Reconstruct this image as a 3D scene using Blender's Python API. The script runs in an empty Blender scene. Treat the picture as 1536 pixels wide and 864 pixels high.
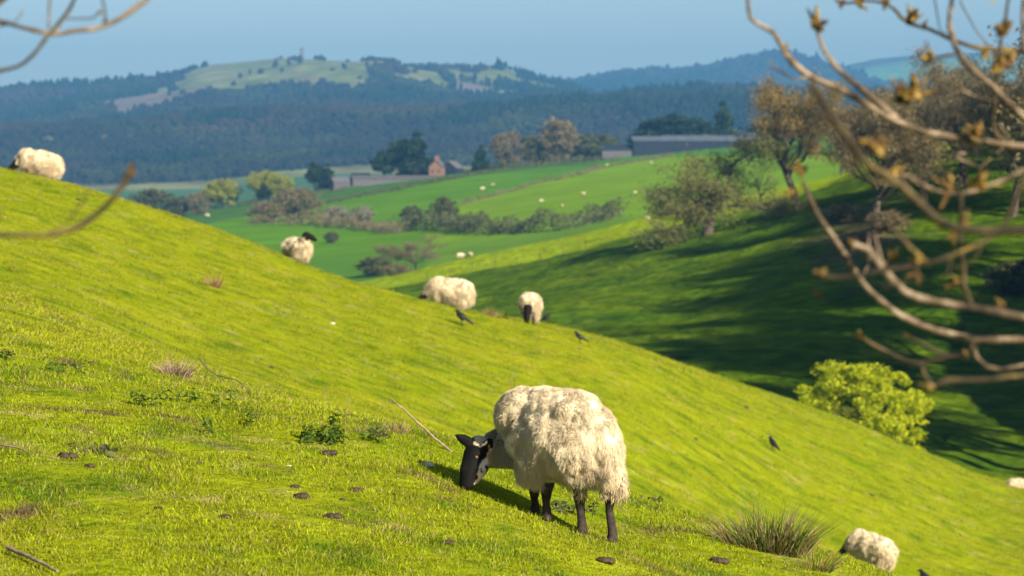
import bpy, math, random
import numpy as np
from mathutils import Vector, Matrix
D = bpy.data
scene = bpy.context.scene
COL = scene.collection
F0, HZ, CX = 4267.0, 250.0, 768.0        # focal length in photo pixels, horizon row, centre column
SUN_AZ, SUN_EL = 51.0, 29.0              # sun: degrees from +X towards the camera side, elevation
R = math.radians

# ------------------------------------------------------------------ noise
def _hash(ix, iy, iz, seed):
    h = (ix.astype(np.int64)*374761393 + iy.astype(np.int64)*668265263 + iz.astype(np.int64)*2147483647 + seed*974634777) & 0xffffffff
    h = ((h ^ (h >> 13))*1274126177) & 0xffffffff
    h = (h ^ (h >> 16)) & 0xffffffff
    return h/4294967295.0
def vnoise2(x, y, seed=0):
    xi = np.floor(x); yi = np.floor(y); fx = x-xi; fy = y-yi
    fx = fx*fx*(3-2*fx); fy = fy*fy*(3-2*fy); z = np.zeros_like(xi)
    a = _hash(xi, yi, z, seed); b = _hash(xi+1, yi, z, seed); c = _hash(xi, yi+1, z, seed); d = _hash(xi+1, yi+1, z, seed)
    return (a*(1-fx)+b*fx)*(1-fy)+(c*(1-fx)+d*fx)*fy
def fbm2(x, y, seed=0, octv=4):
    s = 0; a = .5; t = 0
    for o in range(octv):
        s = s + a*(vnoise2(x*2**o+13.7*o, y*2**o-7.3*o, seed+o)*2-1); t += a; a *= .5
    return s/t
def vnoise3(p, seed=0):
    i = np.floor(p); f = p-i; f = f*f*(3-2*f); out = 0
    for dx in (0, 1):
        for dy in (0, 1):
            for dz in (0, 1):
                w = (f[:, 0] if dx else 1-f[:, 0])*(f[:, 1] if dy else 1-f[:, 1])*(f[:, 2] if dz else 1-f[:, 2])
                out = out + w*_hash(i[:, 0]+dx, i[:, 1]+dy, i[:, 2]+dz, seed)
    return out*2-1
def vecnoise3(p, seed=0):
    return np.stack([vnoise3(p, seed), vnoise3(p+31.1, seed+7), vnoise3(p-17.7, seed+13)], 1)

# ------------------------------------------------------------------ terrain profile
def pchip(xk, yk, x):
    xk = np.asarray(xk, float); yk = np.asarray(yk, float)
    if yk.ndim == 1: yk = yk[:, None]; sq = True
    else: sq = False
    h = np.diff(xk)[:, None]; dl = np.diff(yk, axis=0)/h
    m = np.zeros_like(yk); m[0] = dl[0]; m[-1] = dl[-1]
    a, b = dl[:-1], dl[1:]; w1 = 2*h[1:]+h[:-1]; w2 = h[1:]+2*h[:-1]
    ok = (a*b) > 0
    with np.errstate(divide='ignore', invalid='ignore'):
        hm = (w1+w2)/(w1/np.where(ok, a, 1)+w2/np.where(ok, b, 1))
    m[1:-1] = np.where(ok, hm, 0)
    j = np.clip(np.searchsorted(xk, x)-1, 0, len(xk)-2)
    t = ((x-xk[j])/(xk[j+1]-xk[j]))[:, None]; hh = (xk[j+1]-xk[j])[:, None]
    r = (2*t**3-3*t**2+1)*yk[j]+(t**3-2*t**2+t)*hh*m[j]+(-2*t**3+3*t**2)*yk[j+1]+(t**3-t**2)*hh*m[j+1]
    return r[:, 0] if sq else r
C6 = [0, 300, 600, 900, 1250, 1536]
ROWS = []
def row(d, ks, left=None, right=None):
    if len(ks) and not isinstance(ks[0], tuple): ks = list(zip(C6, ks))
    ks = [tuple(map(float, k)) for k in ks]
    if ks[0][0] > -1500:
        ks = [(-1500., left if left is not None else ks[0][1])]+ks
    if ks[-1][0] < 3000:
        ks = ks+[(3000., right if right is not None else ks[-1][1])]
    ROWS.append((d, ks))
def row6(d, *v):
    row(d, list(v), v[0]-2.2*(v[1]-v[0]), v[5]+1.6*(v[5]-v[4]))
row6(3, 2510, 2518, 2526, 2534, 2542, 2550)
row6(6, 1390, 1405, 1423, 1445, 1465, 1490)
row6(9, 1050, 1085, 1120, 1155, 1205, 1255)
row6(12, 850, 872, 905, 948, 1000, 1050)
row(15, [(0, 655), (300, 695), (600, 741), (750, 778), (900, 822), (1250, 905), (1536, 975)], 570, 1080)
row(16.5, [(0, 604), (300, 640), (600, 684), (750, 724), (900, 773), (1250, 846), (1536, 930)], 525, 1060)
row6(18, 565, 602, 645, 737, 832, 925)
row6(22, 485, 570, 640, 740, 872, 960)
row6(28, 432, 548, 645, 752, 895, 975)
row6(38, 368, 472, 578, 722, 874, 958)
row6(48, 315, 412, 512, 625, 830, 915)
row6(58, 274, 365, 467, 553, 742, 855)
row6(66, 254, 337, 445, 516, 685, 812)
row6(74, 256, 338, 447, 505, 648, 770)
row6(83, 285, 362, 468, 515, 624, 738)
row6(90, 320, 395, 492, 540, 628, 730)
row(102, [(0, 380), (300, 450), (600, 545), (900, 600), (1250, 680), (1536, 765), (2000, 740), (3000, 420)], 230)
row(118, [(0, 440), (300, 510), (600, 600), (900, 645), (1250, 705), (1400, 740), (1536, 765), (1700, 735), (2200, 400), (3000, -150)], 400)  # right-hand columns add an unseen bank, raised to shade the middle hill
row(138, [(0, 500), (300, 560), (600, 625), (900, 645), (1068, 640), (1250, 680), (1400, 705), (1536, 722), (1700, 640), (2200, 240), (3000, -380)], 450)
row(160, [(0, 530), (300, 565), (600, 592), (900, 602), (1068, 602), (1250, 628), (1400, 645), (1536, 655), (1700, 550), (2200, 90), (3000, -520)], 480)
row(190, [(0, 520), (300, 550), (600, 550), (900, 560), (1068, 560), (1250, 565), (1400, 585), (1536, 590), (1700, 460), (2200, -40), (3000, -620)], 480)
row(230, [(0, 500), (300, 520), (600, 510), (900, 505), (1068, 492), (1250, 470), (1400, 458), (1536, 455), (1700, 360), (2200, -60), (3000, -480)], 480)
row(280, [(0, 490), (300, 500), (600, 480), (900, 440), (1068, 412), (1250, 370), (1400, 350), (1536, 335), (1700, 220), (2200, -130), (3000, -480)], 470)
row(340, [(0, 480), (300, 480), (555, 450), (700, 430), (850, 400), (970, 370), (1068, 346), (1250, 300), (1400, 264), (1536, 245), (1700, 160), (2200, -120), (3000, -400)], 460)
row(400, [(0, 470), (300, 465), (555, 436), (700, 410), (850, 380), (970, 350), (1068, 328), (1150, 308), (1250, 276), (1400, 232), (1536, 222), (1700, 180), (2200, 20), (3000, -250)], 450)
row(460, [(0, 460), (300, 455), (555, 421), (700, 387), (850, 357), (970, 326), (1068, 303), (1150, 288), (1250, 268), (1400, 218), (1536, 214)], 440, 90)
row(500, [(0, 462), (300, 462), (555, 430), (700, 398), (850, 368), (970, 337), (1068, 312), (1150, 297), (1250, 278), (1400, 232), (1536, 222)], 440, 100)
row(560, [(0, 440), (300, 440), (500, 424), (600, 412), (800, 384), (1000, 348), (1150, 322), (1400, 262), (1536, 240)], 430, 150)
row(650, [(0, 400), (300, 388), (500, 380), (600, 371), (800, 345), (950, 322), (1100, 310), (1400, 255), (1536, 235)], 400, 160)
row(750, [(0, 370), (300, 355), (500, 347), (700, 330), (800, 314), (950, 293), (1100, 277), (1400, 236), (1536, 222)], 370, 170)
row(900, [(0, 345), (300, 331), (500, 313), (700, 289), (900, 264), (1100, 246), (1400, 219), (1536, 210)], 345, 170)
row(1100, [(0, 345), (200, 332), (290, 320), (510, 284), (700, 260), (900, 240), (1010, 230), (1100, 221), (1300, 198), (1536, 190)], 345, 170)
row(1190, [(0, 346), (200, 333), (290, 321), (510, 285), (700, 261), (900, 241), (1010, 231), (1100, 222), (1300, 199), (1536, 191)], 345, 171)
row(1350, [(0, 340), (200, 332), (300, 322), (500, 298), (800, 262), (1100, 235), (1536, 205)], 340, 190)
row(1700, [(0, 318), (300, 306), (500, 284), (800, 270), (1100, 250), (1536, 220)], 330, 200)
row(2300, [(0, 290), (300, 284), (500, 262), (1000, 258), (1536, 240)], 300, 230)
row(2700, [(0, 240), (300, 228), (500, 220), (900, 205), (1300, 192), (1536, 185)], 250, 185)
row(3200, [(0, 199), (130, 194), (270, 178), (400, 172), (560, 168), (700, 163), (850, 152), (900, 148), (1000, 146), (1150, 142), (1300, 146), (1536, 154)], 210, 160)
row(3500, [(0, 203), (130, 197), (270, 182), (400, 176), (560, 171), (700, 168), (850, 158), (1000, 152), (1150, 148), (1536, 160)], 214, 165)
row(4200, [(0, 172), (200, 158), (300, 147), (450, 134), (560, 132), (700, 138), (800, 148), (900, 150), (1536, 158)], 190, 165)
row(5000, [(0, 142), (60, 136), (130, 131), (200, 124), (270, 112), (300, 101), (370, 95), (450, 90), (540, 91), (570, 89), (620, 100), (700, 102), (740, 101), (790, 117), (840, 131), (900, 150), (1000, 158), (1536, 170)], 175, 180)
row(5700, [(0, 175), (300, 140), (450, 130), (570, 130), (840, 160), (1000, 165), (1536, 180)], 200, 190)
row(7200, [(0, 170), (700, 140), (835, 131), (900, 119), (960, 113), (1000, 110), (1060, 104), (1100, 96), (1130, 89), (1165, 84), (1210, 91), (1260, 109), (1330, 129), (1400, 145), (1536, 160)], 190, 180)
row(8000, [(0, 190), (835, 160), (1165, 125), (1536, 170)], 200, 185)
row(8900, [(0, 150), (1100, 140), (1230, 108), (1280, 97), (1340, 86), (1400, 81), (1450, 80), (1536, 76), (1800, 70)], 160, 120)
row(9600, [(0, 200), (1536, 150)], 200, 160)
PXG = np.arange(-1500, 3001, 4.0)
DK = np.array([r[0] for r in ROWS], float)
RT = np.stack([pchip([k[0] for k in ks], [k[1] for k in ks], PXG) for d, ks in ROWS])
LD = np.linspace(math.log(3), math.log(9600), 1600)
TAB = pchip(np.log(DK), RT, LD)
def prow(px, d):
    a = np.clip((np.asarray(px, float)-PXG[0])/4, 0, len(PXG)-1.001)
    b = np.clip((np.log(d)-LD[0])/(LD[1]-LD[0]), 0, len(LD)-1.001)
    i = a.astype(int); j = b.astype(int); fa = a-i; fb = b-j
    return (TAB[j, i]*(1-fa)+TAB[j, i+1]*fa)*(1-fb)+(TAB[j+1, i]*(1-fa)+TAB[j+1, i+1]*fa)*fb
def hgt(x, y):
    x = np.atleast_1d(np.asarray(x, float)); y = np.atleast_1d(np.asarray(y, float))
    px = CX+F0*x/y
    z = -(prow(px, y)-HZ)/F0*y
    near = np.clip((130-y)/50, 0, 1)
    z = z+near*((0.028+.03*np.clip((y-22)/20, 0, 1))*fbm2(x*1.7, y*1.7, 3, 3)+.05*fbm2(x*.45, y*.45, 5, 2)*np.clip(y/30, .3, 1.5))
    mid = np.clip((y-110)/40, 0, 1)*np.clip((2200-y)/300, 0, 1)
    z = z+mid*(.5*fbm2(x/16, y/11, 9, 3)+.26*fbm2(x/3.5, y/3.5, 19, 2)*np.clip((480-y)/60, 0, 1))
    far = np.clip((y-2300)/500, 0, 1)
    z = z+far*(7*fbm2(x/220, y/220, 11, 4))+26*fbm2(x/330+3, y/520, 12, 3)*np.clip((y-2500)/300, 0, 1)*np.clip((3100-y)/150, 0, 1)
    z = z+45*fbm2(x/260+9, y/700, 14, 3)*np.clip((y-3450)/350, 0, 1)*np.clip((4850-y)/350, 0, 1)
    return z
def h1(x, y): return float(hgt(x, y)[0])
def at(px, py, d):                       # point on the line of sight of a pixel, d metres out
    return Vector(((px-CX)/F0*d, d, -(py-HZ)/F0*d))
def on(px, d):                           # point of the ground d metres out
    x = (px-CX)/F0*d
    return Vector((x, d, h1(x, d)))
def find(px, py, d0, d1):                # ground point seen at a pixel within a range of distances
    ds = np.exp(np.linspace(math.log(d0), math.log(d1), 900))
    p = HZ-hgt((px-CX)/F0*ds, ds)*F0/ds
    return on(px, float(ds[int(np.argmin(np.abs(p-py)))]))

# ------------------------------------------------------------------ mesh helpers
def new_mesh(name, V, Fs, mat=None, col=None, smooth=True):
    V = np.asarray(V, np.float32); me = D.meshes.new(name)
    me.vertices.add(len(V)); me.vertices.foreach_set('co', V.ravel())
    if not isinstance(Fs, (list, tuple)): Fs = [Fs]
    Fs = [np.asarray(f, np.int32) for f in Fs if len(f)]
    lv = np.concatenate([f.ravel() for f in Fs]); sz = np.concatenate([np.full(len(f), f.shape[1]) for f in Fs])
    me.loops.add(len(lv)); me.loops.foreach_set('vertex_index', lv)
    me.polygons.add(len(sz)); me.polygons.foreach_set('loop_start', np.concatenate([[0], np.cumsum(sz)[:-1]]).astype(np.int32))
    try: me.polygons.foreach_set('loop_total', sz.astype(np.int32))
    except Exception: pass
    me.polygons.foreach_set('use_smooth', np.full(len(sz), smooth))
    if col is not None:
        c = np.ones((len(V), 4), np.float32); c[:, :3] = col
        at_ = me.color_attributes.new('Col', 'FLOAT_COLOR', 'POINT'); at_.data.foreach_set('color', c.ravel())
    me.update(calc_edges=True); me.validate()
    if mat: me.materials.append(mat)
    return me
def obj(name, me, parent=None, loc=None):
    o = D.objects.new(name, me); COL.objects.link(o)
    if parent is not None: o.parent = parent
    if loc is not None: o.location = loc
    return o
def tag(o, label, cat, group=None, kind=None):
    if label: o['label'] = label
    if cat: o['category'] = cat
    if group: o['group'] = group
    if kind: o['kind'] = kind
    return o
def thing(name, label, cat, loc=(0, 0, 0), rz=0, group=None):
    o = D.objects.new(name, None); COL.objects.link(o); o.location = loc; o.rotation_euler = (0, 0, rz)
    o.empty_display_size = .1
    return tag(o, label, cat, group)
def copy_thing(src, label, loc, rz, s=1.0):
    r = src.copy(); COL.objects.link(r); r.location = loc; r.rotation_euler = (0, 0, rz); r.scale = (s, s, s); r['label'] = label
    for ch in src.children:
        c = ch.copy(); COL.objects.link(c); c.parent = r
        for g in ch.children:
            e = g.copy(); COL.objects.link(e); e.parent = c
    return r
class MB:
    def __init__(s): s.V = []; s.Q = []; s.T = []; s.C = []; s.n = 0
    def add(s, V, Q=None, T=None, C=None):
        V = np.asarray(V, float); s.V.append(V)
        if Q is not None and len(Q): s.Q.append(np.asarray(Q)+s.n)
        if T is not None and len(T): s.T.append(np.asarray(T)+s.n)
        s.C.append(np.broadcast_to(np.asarray(C if C is not None else (1, 1, 1), float), (len(V), 3)))
        s.n += len(V)
    def tube(s, P, rad, k=6, C=None, jit=None):
        P = np.asarray(P, float); n = len(P); rad = np.broadcast_to(np.asarray(rad, float), (n,))
        t = np.gradient(P, axis=0); t /= np.linalg.norm(t, axis=1)[:, None]+1e-9
        ref = np.array([.31, .52, .79]) if abs(t.mean(0)@np.array([.31, .52, .79])) < .9 else np.array([.9, -.3, .1])
        u = np.cross(t, ref); u /= np.linalg.norm(u, axis=1)[:, None]+1e-9; v = np.cross(t, u)
        a = np.arange(k)*2*math.pi/k
        ring = P[:, None]+rad[:, None, None]*(np.cos(a)[None, :, None]*u[:, None]+np.sin(a)[None, :, None]*v[:, None])
        V = ring.reshape(-1, 3)
        i = (np.arange(n-1)[:, None]*k+np.arange(k)[None]).ravel(); j = (np.arange(n-1)[:, None]*k+(np.arange(k)+1)[None] % k).ravel()
        s.add(V, np.stack([i, j, j+k, i+k], 1), None, C)
        # end caps
        V2 = np.concatenate([V[-k:], [P[-1]]]); s.add(V2, None, [[q, (q+1) % k, k] for q in range(k)], C)
    def box(s, c, sz, rz=0, C=None):
        c = np.asarray(c, float); h = np.asarray(sz, float)/2
        v = np.array([[x, y, z] for x in (-1, 1) for y in (-1, 1) for z in (-1, 1)])*h
        ca, sa = math.cos(rz), math.sin(rz); v = np.stack([v[:, 0]*ca-v[:, 1]*sa, v[:, 0]*sa+v[:, 1]*ca, v[:, 2]], 1)+c
        s.add(v, [[0, 1, 3, 2], [4, 6, 7, 5], [0, 4, 5, 1], [2, 3, 7, 6], [0, 2, 6, 4], [1, 5, 7, 3]], None, C)
    def mesh(s, name, mat, smooth=True, col=False):
        Fs = []
        if s.Q: Fs.append(np.concatenate(s.Q))
        if s.T: Fs.append(np.concatenate(s.T))
        return new_mesh(name, np.concatenate(s.V), Fs, mat, np.concatenate(s.C) if col else None, smooth)
def leaves(rng, P, size, elong=1.6, up=0.0):
    n = len(P); size = np.broadcast_to(size, (n,))[:, None]
    a = rng.normal(size=(n, 3)); a /= np.linalg.norm(a, axis=1)[:, None]
    nn = rng.normal(size=(n, 3)); nn[:, 2] += up
    b = np.cross(nn, a); b /= np.linalg.norm(b, axis=1)[:, None]+1e-9
    a = a*size*elong*.5; b = b*size*.5
    V = np.stack([P-a, P+b, P+a, P-b], 1).reshape(-1, 3)
    return V, np.arange(4*n).reshape(n, 4)
def sample_mesh(rng, V, T, n):
    A = V[T[:, 0]]; B = V[T[:, 1]]; C = V[T[:, 2]]; N = np.cross(B-A, C-A); ar = np.linalg.norm(N, axis=1)
    i = rng.choice(len(T), n, p=ar/ar.sum()); r1 = np.sqrt(rng.random(n)); r2 = rng.random(n)
    P = A[i]*(1-r1)[:, None]+B[i]*(r1*(1-r2))[:, None]+C[i]*(r1*r2)[:, None]
    return P, N[i]/(ar[i][:, None]+1e-12)

# ------------------------------------------------------------------ materials
def nmat(name):
    m = D.materials.new(name); m.use_nodes = True; nt = m.node_tree
    return m, nt, nt.nodes['Principled BSDF']
def set_ramp(rn, stops):
    e = rn.color_ramp.elements
    while len(e) > 1: e.remove(e[-1])
    e[0].position = stops[0][0]; e[0].color = (*stops[0][1], 1)
    for p, c in stops[1:]:
        q = e.new(p); q.color = (*c, 1)
def mat_noise(name, stops, scale=5, detail=6, rough=.85, bump=0, bscale=None, bdist=.02, coord='Object', spec=.2, stretch=None):
    m, nt, p = nmat(name); N = nt.nodes; L = nt.links
    tc = N.new('ShaderNodeTexCoord'); mp = N.new('ShaderNodeMapping'); L.new(tc.outputs[coord], mp.inputs[0])
    if stretch: mp.inputs['Scale'].default_value = stretch
    nz = N.new('ShaderNodeTexNoise'); nz.inputs['Scale'].default_value = scale; nz.inputs['Detail'].default_value = detail; nz.inputs['Roughness'].default_value = .62
    L.new(mp.outputs[0], nz.inputs['Vector']); rp = N.new('ShaderNodeValToRGB'); set_ramp(rp, stops); L.new(nz.outputs[0], rp.inputs[0])
    L.new(rp.outputs[0], p.inputs['Base Color']); p.inputs['Roughness'].default_value = rough; p.inputs['Specular IOR Level'].default_value = spec
    if bump:
        n2 = N.new('ShaderNodeTexNoise'); n2.inputs['Scale'].default_value = bscale or scale*3; n2.inputs['Detail'].default_value = 5; L.new(mp.outputs[0], n2.inputs['Vector'])
        b = N.new('ShaderNodeBump'); b.inputs['Strength'].default_value = bump; b.inputs['Distance'].default_value = bdist
        L.new(n2.outputs[0], b.inputs['Height']); L.new(b.outputs[0], p.inputs['Normal'])
    return m
def mat_leaf(name, c0, c1, trans=.35, rough=.6, hue=None):
    """leaf faces: colour varies from leaf to leaf, some light passes through"""
    m, nt, p = nmat(name); N = nt.nodes; L = nt.links
    g = N.new('ShaderNodeNewGeometry'); rp = N.new('ShaderNodeValToRGB'); set_ramp(rp, [(0, c0), (1, c1)] if hue is None else [(0, c0), (.6, c1), (1, hue)])
    L.new(g.outputs['Random Per Island'], rp.inputs[0]); L.new(rp.outputs[0], p.inputs['Base Color'])
    p.inputs['Roughness'].default_value = rough; p.inputs['Specular IOR Level'].default_value = .15
    t = N.new('ShaderNodeBsdfTranslucent'); L.new(rp.outputs[0], t.inputs[0]); mx = N.new('ShaderNodeMixShader'); mx.inputs[0].default_value = trans
    L.new(p.outputs[0], mx.inputs[1]); L.new(t.outputs[0], mx.inputs[2]); L.new(mx.outputs[0], N['Material Output'].inputs[0])
    return m
def mat_attr(name, rough=.8, trans=0., spec=.15, bump=0, bscale=60, bdist=.01, vary=0, vscale=8, sheen=0):
    m, nt, p = nmat(name); N = nt.nodes; L = nt.links
    a = N.new('ShaderNodeAttribute'); a.attribute_name = 'Col'; src = a.outputs['Color']
    tc = N.new('ShaderNodeTexCoord')
    if vary:
        nz = N.new('ShaderNodeTexNoise'); nz.inputs['Scale'].default_value = vscale; nz.inputs['Detail'].default_value = 6; nz.inputs['Roughness'].default_value = .65; L.new(tc.outputs['Object'], nz.inputs['Vector'])
        mr = N.new('ShaderNodeMapRange'); mr.inputs[1].default_value = .3; mr.inputs[2].default_value = .7; mr.inputs[3].default_value = 1-vary; mr.inputs[4].default_value = 1+vary; L.new(nz.outputs[0], mr.inputs[0])
        vm = N.new('ShaderNodeVectorMath'); vm.operation = 'SCALE'; L.new(src, vm.inputs[0]); L.new(mr.outputs[0], vm.inputs['Scale']); src = vm.outputs[0]
    L.new(src, p.inputs['Base Color']); p.inputs['Roughness'].default_value = rough; p.inputs['Specular IOR Level'].default_value = spec
    if sheen: p.inputs['Sheen Weight'].default_value = sheen; p.inputs['Sheen Roughness'].default_value = .5
    if bump:
        n2 = N.new('ShaderNodeTexNoise'); n2.inputs['Scale'].default_value = bscale; n2.inputs['Detail'].default_value = 6; L.new(tc.outputs['Object'], n2.inputs['Vector'])
        b = N.new('ShaderNodeBump'); b.inputs['Strength'].default_value = bump; b.inputs['Distance'].default_value = bdist; L.new(n2.outputs[0], b.inputs['Height']); L.new(b.outputs[0], p.inputs['Normal'])
    if trans:
        t = N.new('ShaderNodeBsdfTranslucent'); L.new(src, t.inputs[0]); mx = N.new('ShaderNodeMixShader'); mx.inputs[0].default_value = trans
        L.new(p.outputs[0], mx.inputs[1]); L.new(t.outputs[0], mx.inputs[2]); L.new(mx.outputs[0], N['Material Output'].inputs[0])
    return m

M_GROUND = mat_attr('pasture_ground', spec=0, rough=1, bump=.9, bscale=11, bdist=.05, vary=.22, vscale=6)
M_MIDG = mat_attr('hill_pasture', spec=0, rough=1, bump=1.0, bscale=.9, bdist=.7, vary=.5, vscale=.5)
M_FIELD = mat_attr('valley_pasture', spec=0, rough=1, bump=.5, bscale=.2, bdist=.6, vary=.16, vscale=.05)
M_FARG = mat_attr('far_hill_ground', spec=0, rough=1, vary=.3, vscale=.012, bump=.6, bscale=.03, bdist=8)
M_BLADE = mat_attr('grass_blade', rough=.7, trans=.38, spec=.04)
M_WOOL = mat_attr('sheep_wool', rough=.9, trans=.22, spec=.1, sheen=.15)
M_SKIN = mat_attr('sheep_hide', rough=.7, spec=.08, bump=.6, bscale=150, bdist=.003, vary=.25, vscale=40)
M_BARK = mat_noise('bark', [(.3, (.035, .028, .02)), (.55, (.10, .08, .055)), (.75, (.17, .15, .09))], scale=2.5, bump=.8, bscale=9, bdist=.05)
M_TWIGBARK = mat_noise('ash_twig_bark', [(.36, (.018, .013, .009)), (.47, (.085, .06, .034)), (.56, (.19, .14, .09)), (.64, (.28, .215, .15)), (.70, (.18, .125, .03))], scale=16, rough=.7, bump=.7, bscale=60, bdist=.004)
M_DARKTWIG = mat_noise('mossy_twig_bark', [(.36, (.012, .009, .006)), (.5, (.045, .034, .018)), (.60, (.095, .07, .028)), (.70, (.22, .15, .03))], scale=12, rough=.8, bump=.6, bscale=60, bdist=.004)
M_BUD = mat_noise('bud_scales', [(.38, (.03, .014, .008)), (.5, (.12, .07, .018)), (.62, (.24, .16, .03)), (.72, (.30, .24, .12))], scale=40, rough=.7, bump=.5, bdist=.003)
M_HOOF = mat_noise('dung', [(.3, (.014, .010, .006)), (.7, (.075, .052, .032))], scale=30, bump=1, bscale=60, bdist=.01)
M_CROW = mat_noise('crow_feathers', [(.3, (.004, .004, .006)), (.7, (.012, .012, .016))], scale=20, rough=.45, spec=.4)
M_BEAK = mat_noise('beak', [(.3, (.02, .02, .02)), (.7, (.04, .04, .04))], scale=20, rough=.4)
M_STICK = mat_noise('dead_wood', [(.3, (.10, .065, .04)), (.7, (.32, .24, .16))], scale=20, rough=.8, bump=.5, bscale=80, bdist=.004)
M_STONE = mat_noise('pale_stone', [(.3, (.35, .3, .22)), (.7, (.6, .55, .45))], scale=12, rough=.9, bump=.6, bdist=.01)
M_EYE = mat_noise('eye_amber', [(.3, (.02, .012, .006)), (.7, (.12, .07, .03))], scale=40, rough=.2, spec=.5)
M_NETTLE = mat_leaf('nettle_leaf', (.045, .085, .010), (.11, .165, .02), .35)
M_RUSH = mat_attr('rush_stem', rough=.6, trans=.15)
M_TWIGS = mat_leaf('budding_twigs', (.13, .10, .05), (.26, .20, .08), .35)
M_OLIVE = mat_leaf('olive_buds', (.11, .12, .035), (.24, .23, .07), .4)
M_GOLD = mat_leaf('golden_buds', (.20, .15, .05), (.33, .235, .07), .4)
M_BROWN = mat_leaf('brown_twigs', (.15, .12, .06), (.30, .235, .12), .4)
M_YELLOW = mat_leaf('fresh_leaves', (.22, .31, .008), (.44, .48, .012), .5, hue=(.54, .53, .02))
M_LIME = mat_leaf('young_leaves', (.20, .24, .02), (.40, .38, .04), .45)
M_DARKG = mat_leaf('dark_foliage', (.012, .03, .014), (.03, .055, .022), .2)
M_SCRUB = mat_leaf('scrub_foliage', (.06, .075, .025), (.14, .14, .05), .3)
M_BLOSSOM = mat_leaf('blossom_scrub', (.12, .12, .07), (.34, .30, .22), .3)
M_WOOD = mat_attr('woodland_canopy', spec=0, rough=1, vary=.35, vscale=.12, bump=.8, bscale=.25, bdist=2)
M_BRICK = mat_noise('warm_brick', [(.3, (.16, .085, .06)), (.7, (.25, .14, .09))], scale=2)
M_SLATE = mat_noise('slate_roof', [(.3, (.06, .06, .07)), (.7, (.13, .12, .12))], scale=1.5)
M_STEEL = mat_noise('pale_sheet_roof', [(.3, (.05, .06, .08)), (.7, (.11, .12, .15))], scale=.4, rough=.6)
M_DARKW = mat_noise('dark_cladding', [(.3, (.008, .013, .024)), (.7, (.02, .028, .042))], scale=.8)
M_GREYW = mat_noise('grey_block', [(.3, (.06, .055, .055)), (.7, (.11, .10, .095))], scale=.8)
M_GLASS = mat_noise('window_glass', [(.3, (.03, .04, .05)), (.7, (.06, .07, .09))], scale=1, rough=.15, spec=.6)
M_TOWER = mat_noise('tower_stone', [(.3, (.10, .095, .09)), (.7, (.18, .17, .16))], scale=.5)

# ------------------------------------------------------------------ ground
G_A = np.array([.152, .192, .005]); G_B = np.array([.212, .222, .009]); G_C = np.array([.082, .128, .006]); STRAW = np.array([.30, .235, .09]); SOIL = np.array([.10, .07, .035])
def mixc(a, b, t): t = np.clip(t, 0, 1)[:, None]; return a*(1-t)+b*t
def near_col(x, y):
    n1 = fbm2(x*.8, y*.8, 21, 4); n2 = fbm2(x*2.6, y*2.6, 33, 3); n3 = fbm2(x*.22, y*.22, 44, 3)
    c = mixc(np.broadcast_to(G_A, (len(x), 3)), G_B, .45+.7*n1+.3*n3); c = mixc(c, G_C, (n2-.05)*1.8); c = c*(1+.22*fbm2(x*5.5, y*5.5, 25, 2))[:, None]
    c = mixc(c, STRAW, (fbm2(x*3.3+9, y*3.3, 55, 3)-.36)*1.6)
    return mixc(c, SOIL, (fbm2(x*2.6-4, y*2.6, 66, 3)-.42-.25*np.clip((y-19)/6, 0, 1))*4)
def mid_col(x, y):
    px = CX+F0*x/y
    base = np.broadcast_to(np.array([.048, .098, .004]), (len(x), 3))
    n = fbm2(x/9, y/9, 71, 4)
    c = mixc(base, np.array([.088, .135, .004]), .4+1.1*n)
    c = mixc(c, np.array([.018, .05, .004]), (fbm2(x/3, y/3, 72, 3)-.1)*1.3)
    c = mixc(c, np.array([.23, .30, .004]), (y-392+3*n)/8*(px < 1240)+(px > 1240)*(y-405)/20)  # crest strip: fresher field, its colour also brightened to read as sunlit
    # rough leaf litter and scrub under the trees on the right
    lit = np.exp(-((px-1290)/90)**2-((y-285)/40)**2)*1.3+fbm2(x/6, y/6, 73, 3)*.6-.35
    c = mixc(c, np.array([.11, .08, .045]), lit)
    return c
def field_col(x, y):
    px = CX+F0*x/y; py = prow(px, y)
    c = np.broadcast_to(np.array([.085, .19, .006]), (len(x), 3))
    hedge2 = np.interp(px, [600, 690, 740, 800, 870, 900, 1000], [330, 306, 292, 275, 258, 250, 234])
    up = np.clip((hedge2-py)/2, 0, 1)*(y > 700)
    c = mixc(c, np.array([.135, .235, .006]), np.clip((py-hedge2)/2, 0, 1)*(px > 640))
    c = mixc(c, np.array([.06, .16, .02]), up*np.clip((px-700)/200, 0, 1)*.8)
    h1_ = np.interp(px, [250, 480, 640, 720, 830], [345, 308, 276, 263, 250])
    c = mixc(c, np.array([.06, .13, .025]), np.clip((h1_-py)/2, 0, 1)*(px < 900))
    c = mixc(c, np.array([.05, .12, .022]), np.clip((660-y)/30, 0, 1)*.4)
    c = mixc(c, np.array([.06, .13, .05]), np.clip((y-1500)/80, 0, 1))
    st = fbm2(x/60, y/8, 75, 3)
    return c*(1+.16*st)[:, None]
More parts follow.
